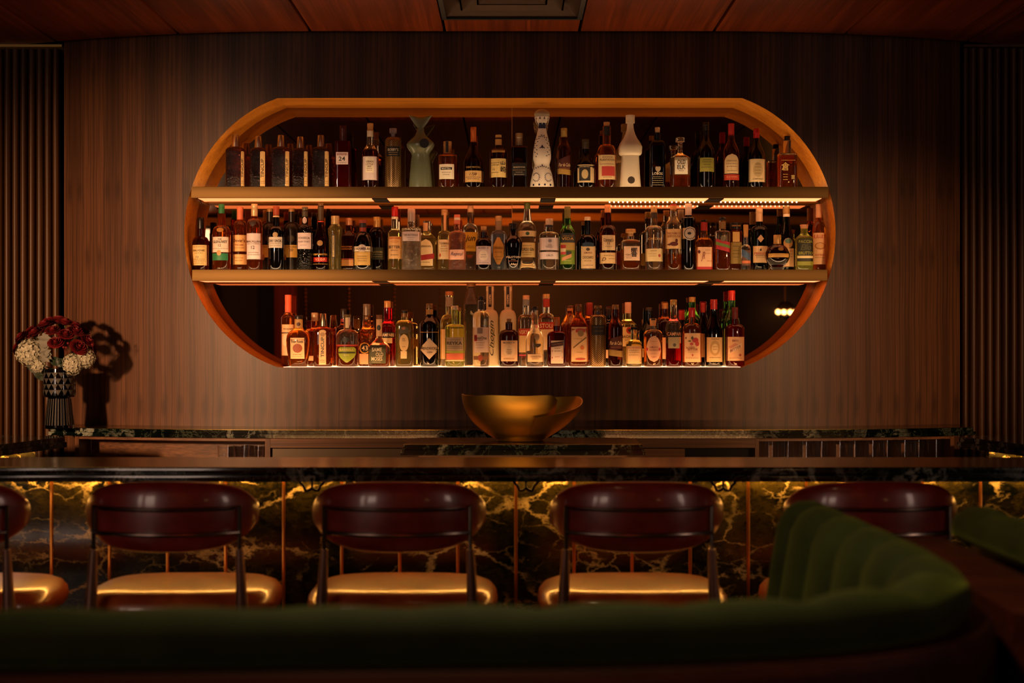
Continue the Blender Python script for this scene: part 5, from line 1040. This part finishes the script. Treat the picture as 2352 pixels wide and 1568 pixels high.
# ------------------------------------------------------------------ far side of the room, seen only in the mirror
struct(box('trim_4', (-5.0, 5.0, -2.3, -2.2, 2.74, 2.82), m_niche))
cl = struct(box('trim_5', (X(634, 16.6), X(634, 16.6) + .22, -2.3, -2.1, 0, 2.75), wood('red_post', ['4a1c10', '74301c', '8a3d24', 'a04c2e'], 'z', 40)))
for px in (700, 800, 905, 1010):
    x = X(px, 16.6); m = MB()
    for k in range(26): m.ball((x, -2.285, 1.05 + k * .045), .012, 6)
    tag(m.build('stud_row', m_brass, None, True), 'upright row of brass studs on the far panelling, seen in the mirror', 'studs', 'stud rows on the far panelling')  # separate studs in a row, with no rail behind them
sx, sy, sz = X(1815, 16.0), -1.9, Z(715, 16.0)
sl = empty('globe_lamp', (sx, sy, sz), 'brass globe lamp with glowing bulbs reflected low in the niche mirror', 'lamp')
MB().ball((0, 0, 0), .1, 16).build('globe', mat('lamp_brass', 'a06a2a', .2, 1.0), sl, True)
MB().tube([(0, 0, .09), (0, 0, CEIL - sz)], .008).build('rod', m_brass, sl, True)
m_bulb = emit('bulb_glow', 'ffc078', 30.0)
for a in (-.9, -.3, .3, 1.0, 2.2, 3.6): MB().ball((.115 * math.sin(a), .115 * math.cos(a), -.02), .028, 8).build('bulb', m_bulb, sl, True)

# ------------------------------------------------------------------ light and camera
def lamp(name, typ, loc, target, energy, col, **kw):
    l = bpy.data.lights.new(name, typ); l.energy = energy; l.color = lin(col)[:3]
    for k, v in kw.items(): setattr(l, k, v)
    o = bpy.data.objects.new(name, l); COL.objects.link(o); o.location = loc
    o.rotation_euler = (Vector(target) - Vector(loc)).to_track_quat('-Z', 'Y').to_euler()
    return o
lamp('lamp_west', 'SPOT', (-3.3, .9, 1.9), (-1.80, 6.9, 1.5), 2050, 'ffc088', spot_size=.44, spot_blend=1.0, shadow_soft_size=.14)
lamp('lamp_east', 'SPOT', (3.2, .9, 1.9), (1.72, 6.9, 1.42), 740, 'ffbe80', spot_size=.34, spot_blend=1.0, shadow_soft_size=.06)
for x in (-.75, .75):
    lamp('fill_ceiling', 'SPOT', (x * .8, 5.12, .5), (x * .7, 5.2, 2.9), 120, 'ff8438', spot_size=1.02, spot_blend=1.0, shadow_soft_size=.05)  # unseen uplights added behind the bar to brighten the ceiling
lamp('fill_low_wall', 'AREA', (0, 5.12, .9), (0, 6.9, 1.4), 1.9, 'ffb068', shape='RECTANGLE', size=3.0, size_y=.03, spread=1.3)  # hidden strip added to brighten the wall under the niche
lamp('fill_bowl', 'SPOT', (-.9, 2.2, 2.8), (X(1195, 5.88), 5.85, 1.2), 240, 'ffe2b0', spot_size=.13, spot_blend=.8, shadow_soft_size=.1)  # unseen spot added to brighten the brass bowl
lamp('lamp_booth', 'SPOT', (-.3, 2.8, 2.8), (.25, 2.6, 1.0), 115, 'ffe09a', spot_size=1.5, spot_blend=1.0, shadow_soft_size=.12)
lamp('fill_far_room', 'SPOT', (0, .2, 2.2), (-.6, -2.2, 2.3), 320, 'ffa860', spot_size=2.4, spot_blend=1.0, shadow_soft_size=.1)  # unseen spot added so the far trim shows up in the mirror
# glowing framed panels added behind the camera: the pale streaks on leather and glass
m_streak = emit('streak_glow', 'ffd8c0', 6.0)
def streak_panel(n, x, y, rz, w_, h_):
    e = empty('streak_panel_%d' % n, (x, y, 1.85), None, None, rz=rz); e['kind'] = 'structure'
    box('pane', (-w_ / 2, w_ / 2, -.012, -.006, -h_ / 2, h_ / 2), m_streak, e)
    for q in ((-w_ / 2 - .06, -w_ / 2, -h_ / 2 - .06, h_ / 2 + .06), (w_ / 2, w_ / 2 + .06, -h_ / 2 - .06, h_ / 2 + .06), (-w_ / 2, w_ / 2, h_ / 2, h_ / 2 + .06), (-w_ / 2, w_ / 2, -h_ / 2 - .06, -h_ / 2), (-.02, .02, -h_ / 2, h_ / 2)):
        box('frame', (q[0], q[1], -.04, 0, q[2], q[3]), m_black, e)
streak_panel(1, -5.0, -1.4, PI / 2, .8, 1.7)
streak_panel(2, -4.0, -2.3, PI, 1.3, 1.7)
streak_panel(3, 5.0, .2, -PI / 2, .9, 1.7)
w = bpy.data.worlds.new('world'); SC.world = w; w.use_nodes = True
w.node_tree.nodes['Background'].inputs[0].default_value = (1, .6, .35, 1); w.node_tree.nodes['Background'].inputs[1].default_value = .002
cd = bpy.data.cameras.new('camera'); cam = bpy.data.objects.new('camera', cd); COL.objects.link(cam)
cam.location = (0, 0, EYE); cam.rotation_euler = (PI / 2, 0, 0)
cd.sensor_width = 36; cd.lens = 36 * F / 2352; cd.clip_start = .05; cd.clip_end = 60
cd.dof.use_dof = True; cd.dof.focus_distance = 6.8; cd.dof.aperture_fstop = 2.6
SC.camera = cam
vs_ = SC.view_settings; SC.display_settings.display_device = 'sRGB'
vs_.view_transform = 'Standard'; vs_.look = 'None'; vs_.exposure = 0.0; vs_.gamma = 1.0; vs_.use_curve_mapping = False
cy = SC.cycles
cy.max_bounces = 14; cy.diffuse_bounces = 4; cy.glossy_bounces = 6; cy.transmission_bounces = 12; cy.transparent_max_bounces = 12
cy.sample_clamp_indirect = 4.0; cy.sample_clamp_direct = 0.0; cy.use_denoising = True; cy.blur_glossy = .3
